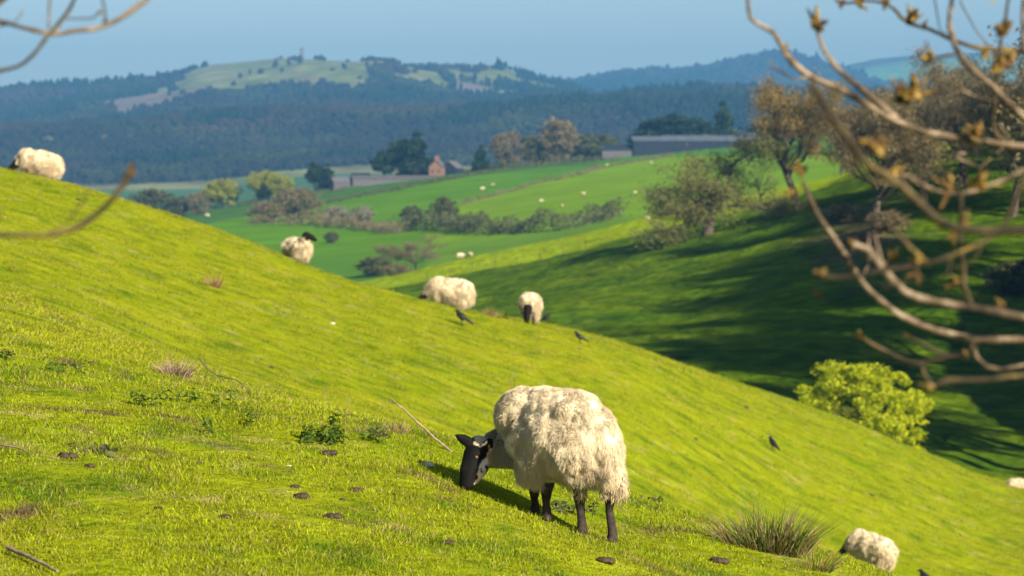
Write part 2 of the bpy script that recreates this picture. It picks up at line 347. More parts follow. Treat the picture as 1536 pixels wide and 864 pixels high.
# open pasture high on the far hill
def pip(px, py, poly):
    ins = np.zeros(len(px), bool); j = len(poly)-1
    for i in range(len(poly)):
        xi, yi = poly[i]; xj, yj = poly[j]
        k = ((yi > py) != (yj > py)) & (px < (xj-xi)*(py-yi)/((yj-yi)+1e-9)+xi); ins ^= k; j = i
    return ins
OPEN = [[(235, 134), (300, 100), (380, 90), (470, 86), (540, 86), (562, 96), (568, 118), (548, 134), (420, 130), (370, 138), (330, 150), (240, 146)],
        [(570, 92), (615, 98), (690, 128), (640, 118), (590, 108)], [(690, 106), (735, 104), (745, 126), (700, 114)], [(615, 140), (660, 141), (700, 147), (660, 146)]]
OPEN_B = [[(668, 112), (700, 118), (742, 128), (735, 133), (690, 124)], [(150, 150), (330, 138), (320, 156), (180, 178)], [(560, 140), (600, 138), (608, 146), (565, 148)]]
OPEN_X = [[(1260, 120), (1300, 98), (1400, 86), (1560, 80), (1560, 130)]]
def far_masks(x, y):
    px = CX+F0*x/y; py = prow(px, y)+6*fbm2(x/60, y/60, 92, 3); px = px+14*fbm2(x/70, y/50, 91, 3)
    a = np.zeros(len(x), bool); b = a.copy()
    for p in OPEN: a |= pip(px, py, p) & (y > 3600) & (y < 5150)
    for p in OPEN_B: b |= pip(px, py, p) & (y > 3600) & (y < 5150)
    for p in OPEN_X: a |= pip(px, py, p) & (y > 8100)
    a |= (fbm2(x/75, y/110, 97, 3) > .10) & (px > 560) & (px < 850) & (y > 4250) & (y < 5080)
    a |= (y < 2420+60*fbm2(x/90, y/200, 90, 2))
    return a, b
def far_col(x, y):
    a, b = far_masks(x, y)
    c = mixc(np.broadcast_to(np.array([.05, .065, .03]), (len(x), 3)), np.array([.10, .09, .05]), fbm2(x/120, y/120, 81, 3)*1.2+.4)
    g = mixc(np.broadcast_to(np.array([.14, .165, .04]), (len(x), 3)), np.array([.21, .20, .09]), fbm2(x/50, y/60, 82, 3)*1.5+.4)
    g = g*(1+.45*fbm2(x/28, y/45, 83, 3))[:, None]; g[y > 8000] = (.13, .24, .10)
    c[a] = g[a]; c[b] = (.18, .14, .11)
    return c
def fan(name, d0, d1, nd, px0, px1, step, colf, mat, kind='structure'):
    pxs = np.arange(px0, px1+.1, step); wide = np.array([-1500, -1300, -1100, -900, -700, -500]); wide = wide[wide < px0-50]
    wr = np.array([1900, 2000, 2150, 2300, 2500, 2750, 3000]); wr = wr[wr > px1+50]
    pxs = np.concatenate([wide, pxs, wr]).astype(float)
    ds = np.exp(np.linspace(math.log(d0), math.log(d1), nd))
    PX, DD = np.meshgrid(pxs, ds); X = ((PX-CX)/F0*DD).ravel(); Y = DD.ravel(); Z = hgt(X, Y)
    n = len(pxs); i = (np.arange(nd-1)[:, None]*n+np.arange(n-1)[None]).ravel()
    me = new_mesh(name, np.stack([X, Y, Z], 1), np.stack([i, i+1, i+1+n, i+n], 1), mat, colf(X, Y))
    return tag(obj(name, me), None, None, None, kind)
fan('pasture_ground', 3, 119, 640, -300, 1850, 8, near_col, M_GROUND)
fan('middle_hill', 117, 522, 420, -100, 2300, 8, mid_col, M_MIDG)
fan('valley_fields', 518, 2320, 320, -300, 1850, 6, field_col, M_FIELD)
fan('far_hills', 2300, 9600, 420, -500, 2100, 6, far_col, M_FARG)

# ------------------------------------------------------------------ grass blades
def grass(name, label, n, d0, d1, px0, px1, seed, base_len, base_w, seg2):
    rng = np.random.default_rng(seed)
    px = rng.uniform(px0, px1, n); d = np.exp(rng.uniform(math.log(d0), math.log(d1), n))
    x = (px-CX)/F0*d; y = d; z = hgt(x, y)
    cl = fbm2(x*2.2, y*2.2, 101, 3); cf = fbm2(x*7, y*7, 102, 2)
    keep = rng.random(n) < np.clip(.95+.9*cf+.4*cl, .45, 1); x, y, z, d, cl, cf = [q[keep] for q in (x, y, z, d, cl, cf)]; n = len(x)
    L = base_len*(.55+.9*rng.random(n))*(1+.9*np.clip(cl, -.5, 1))*(d/15)**.42; W = base_w*(.6+.8*rng.random(n))*(d/15)**.8
    az = rng.uniform(0, 2*math.pi, n); lean = rng.uniform(.3, 1.4, n)
    dx, dy = np.cos(az)*np.sin(lean), np.sin(az)*np.sin(lean); dz = np.cos(lean)*.9+.12
    wa = rng.uniform(0, math.pi, n); wx, wy = np.cos(wa)*W/2, np.sin(wa)*W/2
    B = np.stack([x, y, z-.006], 1); dirv = np.stack([dx, dy, dz], 1); wv = np.stack([wx, wy, wx*0], 1)
    c = near_col(x, y); r = rng.random(n)
    c = c*(rng.uniform(.7, 1.75, n)*(1.38 if seg2 else 1.0))[:, None]
    c = np.where((r > .93)[:, None], np.array([.05, .085, .01]), c); c = np.where(((r > .90) & (r < .93))[:, None], np.array([.16, .09, .04]), c)
    c = np.where((r < .11)[:, None], STRAW*rng.uniform(.8, 1.5, n)[:, None], c); c = np.where(((r > .11) & (r < .24))[:, None], np.array([.26, .26, .006])*rng.uniform(.9, 1.2, n)[:, None], c)
    tip = B+dirv*L[:, None]; tip[:, 2] -= L*.2*lean
    if seg2:
        mid = B+dirv*L[:, None]*.55+np.array([0, 0, .004])
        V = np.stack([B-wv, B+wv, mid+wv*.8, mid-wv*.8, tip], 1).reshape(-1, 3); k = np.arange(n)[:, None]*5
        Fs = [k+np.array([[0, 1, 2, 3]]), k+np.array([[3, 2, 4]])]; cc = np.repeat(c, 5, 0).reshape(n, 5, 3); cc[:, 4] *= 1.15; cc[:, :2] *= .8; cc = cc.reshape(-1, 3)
    else:
        V = np.stack([B-wv, B+wv, tip], 1).reshape(-1, 3); k = np.arange(n)[:, None]*3; Fs = [k+np.array([[0, 1, 2]])]; cc = np.repeat(c, 3, 0)
    return tag(obj(name, new_mesh(name, V, Fs, M_BLADE, cc)), label, 'grass', None, 'stuff')
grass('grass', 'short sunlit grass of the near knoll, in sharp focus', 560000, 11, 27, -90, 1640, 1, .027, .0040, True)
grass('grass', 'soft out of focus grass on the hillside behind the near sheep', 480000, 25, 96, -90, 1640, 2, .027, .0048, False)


# ------------------------------------------------------------------ animals
def blob_mesh(spheres, voxel, smooth=4):
    """one continuous surface from overlapping ellipsoids: (centre, radii) -> arrays"""
    import bmesh
    bm = bmesh.new()
    for c, r in spheres:
        if np.isscalar(r): r = (r, r, r)
        bmesh.ops.create_icosphere(bm, subdivisions=3, radius=1, matrix=Matrix.Translation(Vector(c)) @ Matrix.Diagonal((*r, 1)))
    me = D.meshes.new('tmp'); bm.to_mesh(me); bm.free()
    o = D.objects.new('tmp', me); COL.objects.link(o)
    m = o.modifiers.new('r', 'REMESH'); m.mode = 'VOXEL'; m.voxel_size = voxel
    s = o.modifiers.new('s', 'SMOOTH'); s.factor = .5; s.iterations = smooth
    dg = bpy.context.evaluated_depsgraph_get(); e = o.evaluated_get(dg); t = e.to_mesh()
    V = np.empty(len(t.vertices)*3, np.float32); t.vertices.foreach_get('co', V); V = V.reshape(-1, 3).astype(float)
    Q = np.array([p.vertices[:] for p in t.polygons if len(p.vertices) == 4], int)
    T3 = [p.vertices[:] for p in t.polygons if len(p.vertices) == 3]
    e.to_mesh_clear(); D.objects.remove(o); D.meshes.remove(me)
    return V, Q, (np.array(T3, int) if T3 else np.zeros((0, 3), int))
def chain(pts, rs, n=8):
    out = []; pts = [np.array(p, float) for p in pts]
    for a, b, ra, rb in zip(pts[:-1], pts[1:], rs[:-1], rs[1:]):
        for k in range(n+1):
            t = k/n; out.append((tuple(a*(1-t)+b*t), ra*(1-t)+rb*t))
    return out
def vnormals(V, T):
    N = np.cross(V[T[:, 1]]-V[T[:, 0]], V[T[:, 2]]-V[T[:, 0]]); vn = np.zeros_like(V)
    for k in range(3): np.add.at(vn, T[:, k], N)
    return vn/(np.linalg.norm(vn, axis=1)[:, None]+1e-9)
def fleece_mesh(name, blobs, voxel, nlock, llen, lw, seed, base_col, lump=.018, hang=None):
    rng = np.random.default_rng(seed)
    V, Q, T = blob_mesh(blobs, voxel, 14)
    TT = np.concatenate([Q[:, [0, 1, 2]], Q[:, [0, 2, 3]], T]); vn = vnormals(V, TT)
    V = V+vn*(lump*(vnoise3(V*9, seed)+.6*vnoise3(V*21, seed+1)+.45*vnoise3(V*np.array([38, 38, 17]), seed+2)))[:, None]
    vn = vnormals(V, TT)
    P, N = sample_mesh(rng, V, TT, nlock); n = nlock
    zlo, zhi = V[:, 2].min(), V[:, 2].max(); low = 1-(P[:, 2]-zlo)/(zhi-zlo)
    g = vecnoise3(P*18, seed+3); g2 = vecnoise3(P*34, seed+4)
    dn = N*(.75-.35*low)[:, None]+np.array([0, 0, -1])*(.25+.75*low)[:, None]+g*.75+g2*.7+rng.normal(size=(n, 3))*.18
    if hang is not None: dn[:, 2] -= hang(P)
    dn /= np.linalg.norm(dn, axis=1)[:, None]
    L = llen*(.5+rng.random(n))*(.75+.9*low)*(1+.35*g[:, 0])
    side = np.cross(dn, N+rng.normal(size=(n, 3))*.3); side /= np.linalg.norm(side, axis=1)[:, None]+1e-9
    up = np.cross(side, dn); S = 5; ph = rng.uniform(0, 6.28, n)
    pts = []; K = 3
    for i in range(S):
        t = i/(S-1); r = lw*(1-t)**.7*(.6+.4*(t < .5))+lw*.06
        c = P-N*lw*.6+dn*(L*t)[:, None]+side*(np.sin(ph+t*9)*L*.24*t)[:, None]+up*(np.cos(ph+t*8)*L*.20*t)[:, None]+np.array([0, 0, -1])*(L*.3*t*t)[:, None]
        for k in range(K):
            a = 2*math.pi*k/K; pts.append(c+side*(math.cos(a)*r)+up*(math.sin(a)*r*.7))
    VL = np.stack(pts, 1).reshape(-1, 3)
    q = []
    for i in range(S-1):
        for k in range(K): q.append([i*K+k, i*K+(k+1) % K, (i+1)*K+(k+1) % K, (i+1)*K+k])
    QL = (np.arange(n)[:, None, None]*(S*K)+np.array(q)[None]).reshape(-1, 4)
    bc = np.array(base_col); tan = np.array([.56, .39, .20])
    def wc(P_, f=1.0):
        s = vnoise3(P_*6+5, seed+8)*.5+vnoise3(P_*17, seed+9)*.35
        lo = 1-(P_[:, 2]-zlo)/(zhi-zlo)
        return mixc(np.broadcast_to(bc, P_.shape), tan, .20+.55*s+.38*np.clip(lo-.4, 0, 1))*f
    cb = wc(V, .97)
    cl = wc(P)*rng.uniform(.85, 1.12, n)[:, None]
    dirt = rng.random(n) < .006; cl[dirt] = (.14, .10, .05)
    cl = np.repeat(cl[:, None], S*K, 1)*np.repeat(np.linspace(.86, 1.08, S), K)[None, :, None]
    VA = np.concatenate([V, VL]); QA = np.concatenate([Q, QL+len(V)]); CA = np.concatenate([cb, cl.reshape(-1, 3)])
    return new_mesh(name, VA, [QA, T] if len(T) else [QA], M_WOOL, CA)
def body_mesh(name, spheres, voxel, colf):
    V, Q, T = blob_mesh(spheres, voxel, 3)
    return new_mesh(name, V, [Q, T] if len(T) else [Q], M_SKIN, colf(V))
BLACK = np.array([.005, .0045, .0045]); LEGC = np.array([.035, .026, .022]); PINK = np.array([.50, .36, .28]); CREAM = np.array([.74, .64, .45])

def main_sheep():
    """grazing blackface ewe; local X = right, Y = away, Z = up, heading left and away"""
    d = 15.55; S = F0/d; gx, gy = 845, 800
    o = thing('sheep', 'large cream sheep with black face grazing in sharp focus on the near knoll', 'sheep', tuple(at(gx, gy, d)), 0, 'sheep grazing the hillside')
    def p(px, py, y=0.): return ((px-gx)/S, y, (gy-py)/S)
    def e(px, py, y, rx, ry, rz): return (p(px, py, y), (rx/S, ry, rz/S))
    ox, oy, oz = o.location
    def ground(px, y):  # local z of the turf
        X = (px-gx)/S; return h1(ox+X, oy+y)-oz
    fl = [e(870, 655, -.10, 50, .22, 65), e(845, 648, 0, 62, .24, 64), e(822, 650, .10, 52, .23, 66), e(792, 626, .2, 42, .2, 42),
          e(770, 624, .22, 27, .16, 34), e(788, 612, .18, 30, .16, 26), e(800, 684, .05, 23, .13, 42), e(828, 684, .05, 32, .14, 28), e(912, 676, -.17, 17, .13, 48), e(924, 712, -.15, 10, .07, 26),
          e(884, 694, -.12, 28, .14, 28), e(788, 704, .10, 12, .1, 22), e(862, 617, -.1, 42, .2, 32), e(899, 652, -.14, 24, .17, 42), e(930, 718, -.16, 9, .05, 22), e(872, 698, -.02, 11, .05, 22), e(914, 698, -.15, 12, .06, 22)]
    def hang(P): return np.where(P[:, 2] < .33, .6, 0)
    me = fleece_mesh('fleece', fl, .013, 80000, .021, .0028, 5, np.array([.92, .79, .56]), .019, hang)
    obj('fleece', me, o)
    # body: trunk inside the wool, neck, head, ears, legs with joints
    sp = [e(850, 655, 0, 55, .16, 50), e(800, 660, .14, 40, .15, 45)]
    sp += chain([p(795, 668, .25), p(774, 674, .32), p(752, 680, .34), p(730, 686, .34)], [.14, .125, .105, .075], 8)
    poll = np.array(p(717, 680, .32)); eye = np.array(p(711, 693, .28)); mz = np.array(p(702, 718, .24)); tip = np.array(p(698.5, 735, .22)); tip[2] = min(tip[2], ground(698, .22)+.075)
    sp += chain([poll, eye, mz, tip], [.066, .067, .053, .042], 8)
    sp += chain([p(726, 695, .30), p(719, 712, .26), p(706, 730, .23)], [.052, .046, .034], 6)
    sp += chain([p(703, 690, .26), p(695, 714, .22)], [.030, .028], 5)      # brow to bridge of the nose
    def ear(a, b, w):
        a = np.array(a); b = np.array(b); out = []
        for k in range(11):
            t = k/10; q = a*(1-t)+b*t; ww = w*max(.0, math.sin(math.pi*(.22+.78*t)))**.9*(1-.35*t)+.003
            out.append((tuple(q), (ww, .012, ww)))
        return out
    sp += ear(p(706, 674, .28), p(680, 658.5, .24), .034)
    sp += ear(p(726, 684, .24), p(737, 663, .20), .037)
    legs = []
    def leg(hip, knee, fet, px, y, k=1.):
        zt = ground(px, y)
        hoof = ((px-gx)/S, y, zt+.012)
        sp.extend(chain([hip, knee, fet, (hoof[0]-.0, y, zt+.05), hoof], [.07*k, .034*k, .0215*k, .026*k, .029*k], 8))
        sp.append((((px-gx-2)/S, y-.01, zt+.012), (.031*k, .04*k, .022)))
    leg(p(806, 700, .13), p(802, 742, .13), p(802, 758, .15), 803.5, .19, .92)     # far fore
    leg(p(824, 695, .04), p(820, 738, .03), p(819.5, 758, .05), 821, .06)            # near fore
    leg(p(872, 700, -.05), p(869, 742, -.07), p(871, 768, -.06), 873, -.10, 1.04)      # hind
    leg(p(905, 690, -.16), p(915, 738, -.15), p(913, 762, -.14), 918, -.17, 1.04)    # rear-most hind
    fine = .0095
    def bcol(V):
        C = np.broadcast_to(BLACK, V.shape).copy()
        px = V[:, 0]*S+gx; py = gy-V[:, 2]*S; y = V[:, 1]
        n = vnoise3(V*42, 3); n2 = vnoise3(V*17, 4)
        neck = (px+.35*(py-680) > 738) & (py < 740); C[neck] = mixc(np.broadcast_to(np.array([.52, .42, .33]), (neck.sum(), 3)), BLACK*3, (n2[neck]-.5)*4)
        band = (px+.55*(py-690) > 729) & ~neck & (py < 735); C[band] = np.where((n[band] > .12)[:, None], BLACK*1.5, np.array([.62, .46, .33]))
        pollm = (((px-719)/11)**2+((py-669)/8)**2 < 1); C[pollm] = np.where((n[pollm] > .3)[:, None], BLACK, np.array([.48, .36, .24]))
        jaw = (((px-727)/9)**2+((py-712)/15)**2 < 1); C[jaw] = np.where((n[jaw] > .35)[:, None], BLACK, np.array([.50, .44, .42]))
        lg = py > 725; lg &= px > 790
        C[lg] = LEGC*(1+.5*n[lg])[:, None]
        wl = lg & (n > .1) & (py < 748) & (px > 855); C[wl] = (.5, .38, .24)
        return C
    obj('body', body_mesh('body', sp, fine, bcol), o)
    b = MB(); import bmesh
    bm = bmesh.new(); bmesh.ops.create_uvsphere(bm, u_segments=14, v_segments=9, radius=.0115); m2 = D.meshes.new('eye'); bm.to_mesh(m2); bm.free(); m2.materials.append(M_EYE)
    ey = obj('eye', m2, o, p(713.5, 693, .212))
    for pl in m2.polygons: pl.use_smooth = True
    # short wool on the nape and cheek, wisps down the legs
    rng = np.random.default_rng(3)
    tw = MB()
    for k in range(5200):
        t = rng.random(); a = np.array(p(730+46*t, 686-12*t, .34-.03*t)); w = .078+.05*t; an = rng.uniform(-3.1, 1.2)
        a = a+np.array([0, math.sin(an)*w, math.cos(an)*w])
        dr = rng.normal(size=3)*.4+np.array([-.2, math.sin(an), math.cos(an)-.3]); dr /= np.linalg.norm(dr)
        tw.tube([a, a+dr*.01, a+dr*.022], [.0022, .0016, .0004], 3, CREAM*rng.uniform(.6, .9))
    for (cx, cy, yy, wd, ht, cnt) in ((872, 728, -.10, 8, 20, 380), (924, 728, -.17, 12, 22, 480), (905, 728, -.16, 6, 16, 200), (856, 722, 0, 10, 14, 240), (735, 690, .26, 6, 12, 90)):
        for k in range(cnt):
            a = np.array(p(cx+rng.normal()*wd*.5, cy+rng.uniform(-1, .7)*ht, yy+rng.normal()*.02)); dr = np.array([rng.normal()*.35, rng.normal()*.35, -1]); dr /= np.linalg.norm(dr); l = rng.uniform(.02, .05)
            tw.tube([a, a+dr*l*.5, a+dr*l+np.array([rng.normal()*.006, 0, 0])], [.0028, .002, .0005], 3, (CREAM*np.array([.9, .82, .68])*rng.uniform(.7, 1)))
    obj('wool_wisps', tw.mesh('wool_wisps', M_WOOL, True, True), o)
    # yellow ear tag
    t = MB(); t.box(p(733, 676, .195), (.012, .004, .02)); obj('ear_tag', t.mesh('ear_tag', M_GOLD, False), o)
    return o
main_sheep()

def make_sheep(label, loc, heading, pitch, roll, pose, seed, fine=True, cat='sheep', scale=1.0, tint=1.0):
    """generic ewe; local x = forward, y = left, z = up; origin under the belly"""
    o = thing('sheep', label, cat, loc, 0, 'sheep grazing the hillside'); o.rotation_euler = (roll, pitch, heading); o.scale = (scale,)*3
    fl = [((-.28, 0, .55), (.25, .24, .23)), ((0, 0, .55), (.32, .25, .245)), ((.26, 0, .55), (.24, .225, .24)), ((-.42, 0, .48), (.12, .17, .21)), ((-.5, 0, .42), (.05, .06, .16)),
          ((.2, 0, .43), (.22, .19, .16)), ((-.2, 0, .43), (.25, .2, .15)), ((-.34, .1, .36), (.10, .08, .16)), ((-.34, -.1, .36), (.10, .08, .16))]
    sp = [((0, 0, .55), (.42, .17, .18))]
    if pose == 'graze':
        fl += [((.42, 0, .49), (.13, .13, .15))]
        sp += chain([(.32, 0, .52), (.50, 0, .40), (.60, 0, .27)], [.13, .11, .075], 6); hd = [(.62, 0, .25), (.66, 0, .15), (.69, 0, .05)]
        ears = [((.60, .05, .27), (.56, .17, .28)), ((.60, -.05, .27), (.56, -.17, .28))]
    else:   # head up, turned to its own right or left by pose value
        fl += [((.38, 0, .66), (.15, .15, .18)), ((.44, 0, .78), (.10, .11, .12))]
        a = pose; c, s = math.cos(a), math.sin(a)
        sp += chain([(.36, 0, .66), (.46, 0, .84), (.47, 0, .88)], [.13, .10, .08], 6); hd = [(.47, 0, .89), (.47+.13*c, .13*s, .84), (.47+.23*c, .23*s, .78)]
        ears = [((.46-.05*s, .05*c, .92), (.42-.15*s, .15*c, .93)), ((.46+.05*s, -.05*c, .92), (.42+.15*s, -.15*c, .93))]
    sp += chain(hd, [.082, .068, .042], 6)
    for a, b in ears: sp += chain([a, b], [.026, .010], 5)
    for x, y in ((.27, .1), (.27, -.1), (-.33, .1), (-.33, -.1)):
        x2 = x+random.Random(seed+int(x*100+y*10)).uniform(-.04, .04)
        sp += chain([(x, y, .42), ((x-.02 if x > 0 else x-.05), y, .24), (x2, y, .06), (x2+.02, y, .01)], [.065, .034, .022, .03], 6)
    def bc(V):
        C = np.broadcast_to(BLACK*1.4, V.shape).copy(); nk = (V[:, 0] < .52) & (V[:, 2] > .36) & (V[:, 2] < .84); C[nk] = CREAM*.75; return C
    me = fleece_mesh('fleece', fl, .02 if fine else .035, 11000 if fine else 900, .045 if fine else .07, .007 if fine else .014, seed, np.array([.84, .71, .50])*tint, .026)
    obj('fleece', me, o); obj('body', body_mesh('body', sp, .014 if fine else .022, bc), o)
    return o
def slope_fit(P, heading, span=.6, wid=.3):
    c, s = math.cos(heading), math.sin(heading)
    f = h1(P.x+c*span/2, P.y+s*span/2)-h1(P.x-c*span/2, P.y-s*span/2)
    return -math.atan2(f, span)*.85
H = math.pi
def place(label, px, d, heading, pose, seed, fine=True, scale=1., dz=-.03, tint=1.0):
    P = on(px, d); P.z += dz
    return make_sheep(label, tuple(P), heading, slope_fit(P, heading), 0, pose, seed, fine, scale=scale, tint=tint)
place('cream sheep grazing on the skyline at the far left of the near hillside', 54, 65.5, R(176), 'graze', 11, scale=1.0, dz=-.16)
place('cream sheep standing on the skyline with its black head raised and turned right', 446, 68.5, R(-62), R(52), 12, scale=1.02, dz=-.2)
place('side-on cream sheep grazing on the crest with its head low to the left', 671, 70.5, R(170), 'graze', 13, scale=1.12, dz=-.12)
place('cream sheep grazing head-on towards the camera on the crest beside a crow', 795, 66, R(-96), 'graze', 14, scale=.98)
place('cream sheep with its head and legs hidden behind the knoll at the lower right', 1303, 46.5, R(138), 'graze', 15, scale=.86, dz=-.06)
place('cream sheep cut off by the right edge beyond the hillside crest', 1531, 87, R(20), 'graze', 16, scale=.85, dz=-.4)
# far sheep: one coarse ewe copied out
far_spots = [(691, 384, 380, 520, 'tiny pale sheep, left one of the pair on the crest of the middle hill', .4, 1.25), (705, 383, 380, 520, 'tiny pale sheep, right one of the pair on the crest of the middle hill', 2.2, 1.25),
             (972, 331, 380, 520, 'tiny pale sheep on the middle hill crest left of the round oak', 1.2, 1.45),
             (311, 326, 700, 1080, 'tiny pale sheep in the dark green field above the hillside slope', 2.9, 2.0), (724, 286, 700, 1100, 'tiny cream sheep, brightest in the strip between the two valley hedges', .3, 1.9),
             (739, 279, 700, 1150, 'tiny pale sheep just right of the brightest one between the valley hedges', 2.8, 1.4), (812, 304, 620, 1100, 'tiny pale sheep alone low in the bright valley field', .2, 1.5),
             (843, 311, 620, 1100, 'faint tiny sheep lowest in the bright valley field near the bushes', 1.9, 1.3), (875, 293, 620, 1100, 'tiny pale sheep in the middle of the bright valley field', 3.0, 1.5),
             (911, 250, 800, 1150, 'tiny pale sheep below the stone hedge at the top of the bright field', .1, 1.5), (976, 246, 800, 1150, 'tiny pale sheep near the barn at the top of the bright field', 2.6, 1.5), (953, 291, 620, 1100, 'tiny pale sheep in the bright field just left of the oak crown', .7, 1.3)]
src = None
for px, py, a, b, lab, hd, s in far_spots:
    P = find(px, py, a, b)
    if src is None: src = make_sheep(lab, tuple(P), hd, 0, 0, 'graze', 21, False, scale=s, tint=1.0)
    else: copy_thing(src, lab, P, hd, s*.75)

# crows
def make_crow(label, loc, heading, s=1.0):
    o = thing('crow', label, 'crow', loc, heading, 'crows on the hillside'); o.scale = (s,)*3
    sp = chain([(-.10, 0, .14), (0, 0, .19), (.07, 0, .235), (.10, 0, .29)], [.035, .07, .062, .038], 6)+[((.115, 0, .31), .04)]
    sp += chain([(-.08, 0, .15), (-.26, 0, .05)], [.034, .022], 6)
    sp += chain([(.03, .055, .2), (-.2, .03, .085)], [.03, .012], 6)+chain([(.03, -.055, .2), (-.2, -.03, .085)], [.03, .012], 6)
    V, Q, T = blob_mesh(sp, .011, 2); obj('body', new_mesh('body', V, [Q, T] if len(T) else [Q], M_CROW), o)
    b = MB(); b.tube([(.14, 0, .315), (.175, 0, .31), (.21, 0, .298)], [.016, .012, .003], 6); obj('beak', b.mesh('beak', M_BEAK), o)
    for y in (.03, -.03):
        b = MB(); b.tube([(.0, y, .13), (.01, y, .06), (0, y, 0)], [.012, .006, .006], 5); b.tube([(-.03, y, .0), (.04, y, .004)], .005, 4); obj('leg', b.mesh('leg', M_BEAK), o)
    return o
P = on(693, 59); crow = make_crow('black crow standing just below the side-on grazing sheep on the crest', P, R(150), 1.0)
copy_thing(crow, 'black crow alone on the grass right of the head-on sheep', on(870, 63), R(155), .8)
P = on(818, 72); copy_thing(crow, 'black crow on the crest half hidden just right of the head-on sheep', P, R(-20), .85)
copy_thing(crow, 'black crow standing alone on the open slope above the rush clump', on(1161, 60), R(120), .88)
copy_thing(crow, 'dark crow half hidden by the knoll right of the lower sheep', on(1393, 46.5), R(140), .9)

# ------------------------------------------------------------------ trees
def rot_dir(rng, d, ang):
    a = rng.normal(size=3); a -= d*(a@d); a /= np.linalg.norm(a)
    return d*math.cos(ang)+a*math.sin(ang)
def skeleton(seed, H_, r0, trunk=.25, levels=4, nch=(7, 6, 6, 5), lens=(.62, .55, .5, .5), ang=(.95, .8, .8, .8), up=.10, wob=.22, lean=(0, 0), flat=1.0, gnarl=1.0):
    rng = np.random.default_rng(seed); out = []; tips = []
    d0 = np.array([lean[0], lean[1], 1.]); d0 /= np.linalg.norm(d0)
    st = [(np.zeros(3)-np.array([0, 0, .4]), d0, H_*(trunk+.35), r0, 0)]
    while st:
        p, d, L, r, lv = st.pop(); n = 8 if lv == 0 else (6 if lv < 3 else 4)
        P = [p]; dd = d.copy()
        for i in range(n):
            dd = dd+rng.normal(size=3)*wob*gnarl*(.32 if lv == 0 else 1)+np.array([0, 0, up if lv else 0]); dd[2] *= (1 if lv == 0 else flat); dd /= np.linalg.norm(dd)
            p = p+dd*L/n; P.append(p)
        P = np.array(P); rr = r*(1-.72*np.linspace(0, 1, n+1)) if lv else r*(1.25-.85*np.linspace(0, 1, n+1)); out.append((P, rr, lv))
        if lv < levels:
            k = nch[lv]
            for c in range(k):
                t = (trunk/(trunk+.35)*.8+.25*rng.random()+(c/k)*.32) if lv == 0 else .25+.75*(c+rng.random())/k
                t = min(t, 1.0); q = t*n; i = min(int(q), n-1); b = P[i]*(1-(q-i))+P[i+1]*(q-i)
                dirp = P[i+1]-P[i]; dirp /= np.linalg.norm(dirp)
                nd = rot_dir(rng, dirp, ang[lv]*rng.uniform(.7, 1.25))
                if lv < 2 and nd[2] < -.1: nd[2] = abs(nd[2])*.4
                nd /= np.linalg.norm(nd)
                base = (H_*.62 if lv == 0 else L*lens[lv]*1.15)
                st.append((b, nd, base*rng.uniform(.7, 1.15)*(1-.25*(t if lv else 0)), rr[i]*(.62 if lv == 0 else .55), lv+1))
        else: tips.append(P)
    return out, tips, rng
def tree_meshes(seed, H_, r0, leafmat, leaf=.1, nleaf=6, spread=.25, leaf_lv=3, **kw):
    br, tips, rng = skeleton(seed, H_, r0, **kw)
    a = MB(); tw = MB()
    for P, rr, lv in br:
        if lv <= 2: a.tube(P, np.maximum(rr, .012), 7 if lv < 2 else 4)
        else: tw.tube(P, np.maximum(rr, .010), 3)
    trunk = a.mesh('trunk', M_BARK)
    pts = np.concatenate([P[1:] for P in tips]); pts = np.repeat(pts, nleaf, 0); pts = pts+rng.normal(size=pts.shape)*spread
    V, Q = leaves(rng, pts, leaf*rng.uniform(.6, 1.4, len(pts)))
    zt = max(P[:, 2].max() for P, _, _ in br)
    crown = MB(); crown.add(V, Q); 
    return trunk, tw.mesh('twigs', M_BARK), crown.mesh('crown', leafmat, False), zt
def plant_tree(meshes, label, P, rz=0, s=1., group=None, cat='tree', name='tree', sz=None):
    o = thing(name, label, cat, P, rz, group); o.scale = (s, s, sz or s)
    obj('trunk', meshes[0], o)
    if meshes[1]: tw = obj('twigs', meshes[1], o)
    obj('crown', meshes[2], o)
    return o
BARE = dict(levels=4, nch=(7, 6, 6, 5))
oakA = tree_meshes(101, 11, .42, M_OLIVE, .13, 4, .42, trunk=.22, up=.03, wob=.26, flat=.88, ang=(1.15, .85, .8, .8), gnarl=1.2, **BARE)
oakB = tree_meshes(102, 15, .45, M_GOLD, .14, 5, .45, trunk=.3, up=.10, wob=.24, ang=(.85, .75, .75, .75), **BARE)
oakC = tree_meshes(103, 14, .40, M_TWIGS, .13, 5, .45, trunk=.25, up=.09, wob=.24, ang=(.9, .8, .8, .8), **BARE)
oakD = tree_meshes(104, 13, .38, M_BROWN, .13, 4, .45, trunk=.25, up=.08, wob=.22, ang=(.9, .8, .8, .8), **BARE)
thin = tree_meshes(105, 9, .24, M_TWIGS, .10, 2, .3, trunk=.45, levels=3, nch=(6, 6, 6), up=.05, wob=.3, lean=(-.3, 0), gnarl=1.3)
GT = 'budding trees on the middle hill'
def tscale(m, hpx, d): return hpx*d/F0/m[3]
def tp(m, label, px, py, d0, d1, hpx, rz=0, wide=1., name='oak_tree', group=GT):
    P = find(px, py, d0, d1); s = tscale(m, hpx, P.y); P.z -= .1
    o = plant_tree(m, label, P, rz, s*wide, group, 'tree', name, s); return o
tp(oakA, 'round spreading oak with olive buds on the crest of the middle hill', 1060, 352, 320, 420, 160, .6, 1.3)
tp(thin, 'thin crooked tree leaning left between the round oak and the tall golden tree', 1146, 322, 320, 440, 100, 0, 1.0, 'thin_tree')
tp(oakB, 'tall golden budding tree rising behind the long ash branch', 1196, 318, 320, 440, 208, 1.3, 1.15, 'budding_tree')
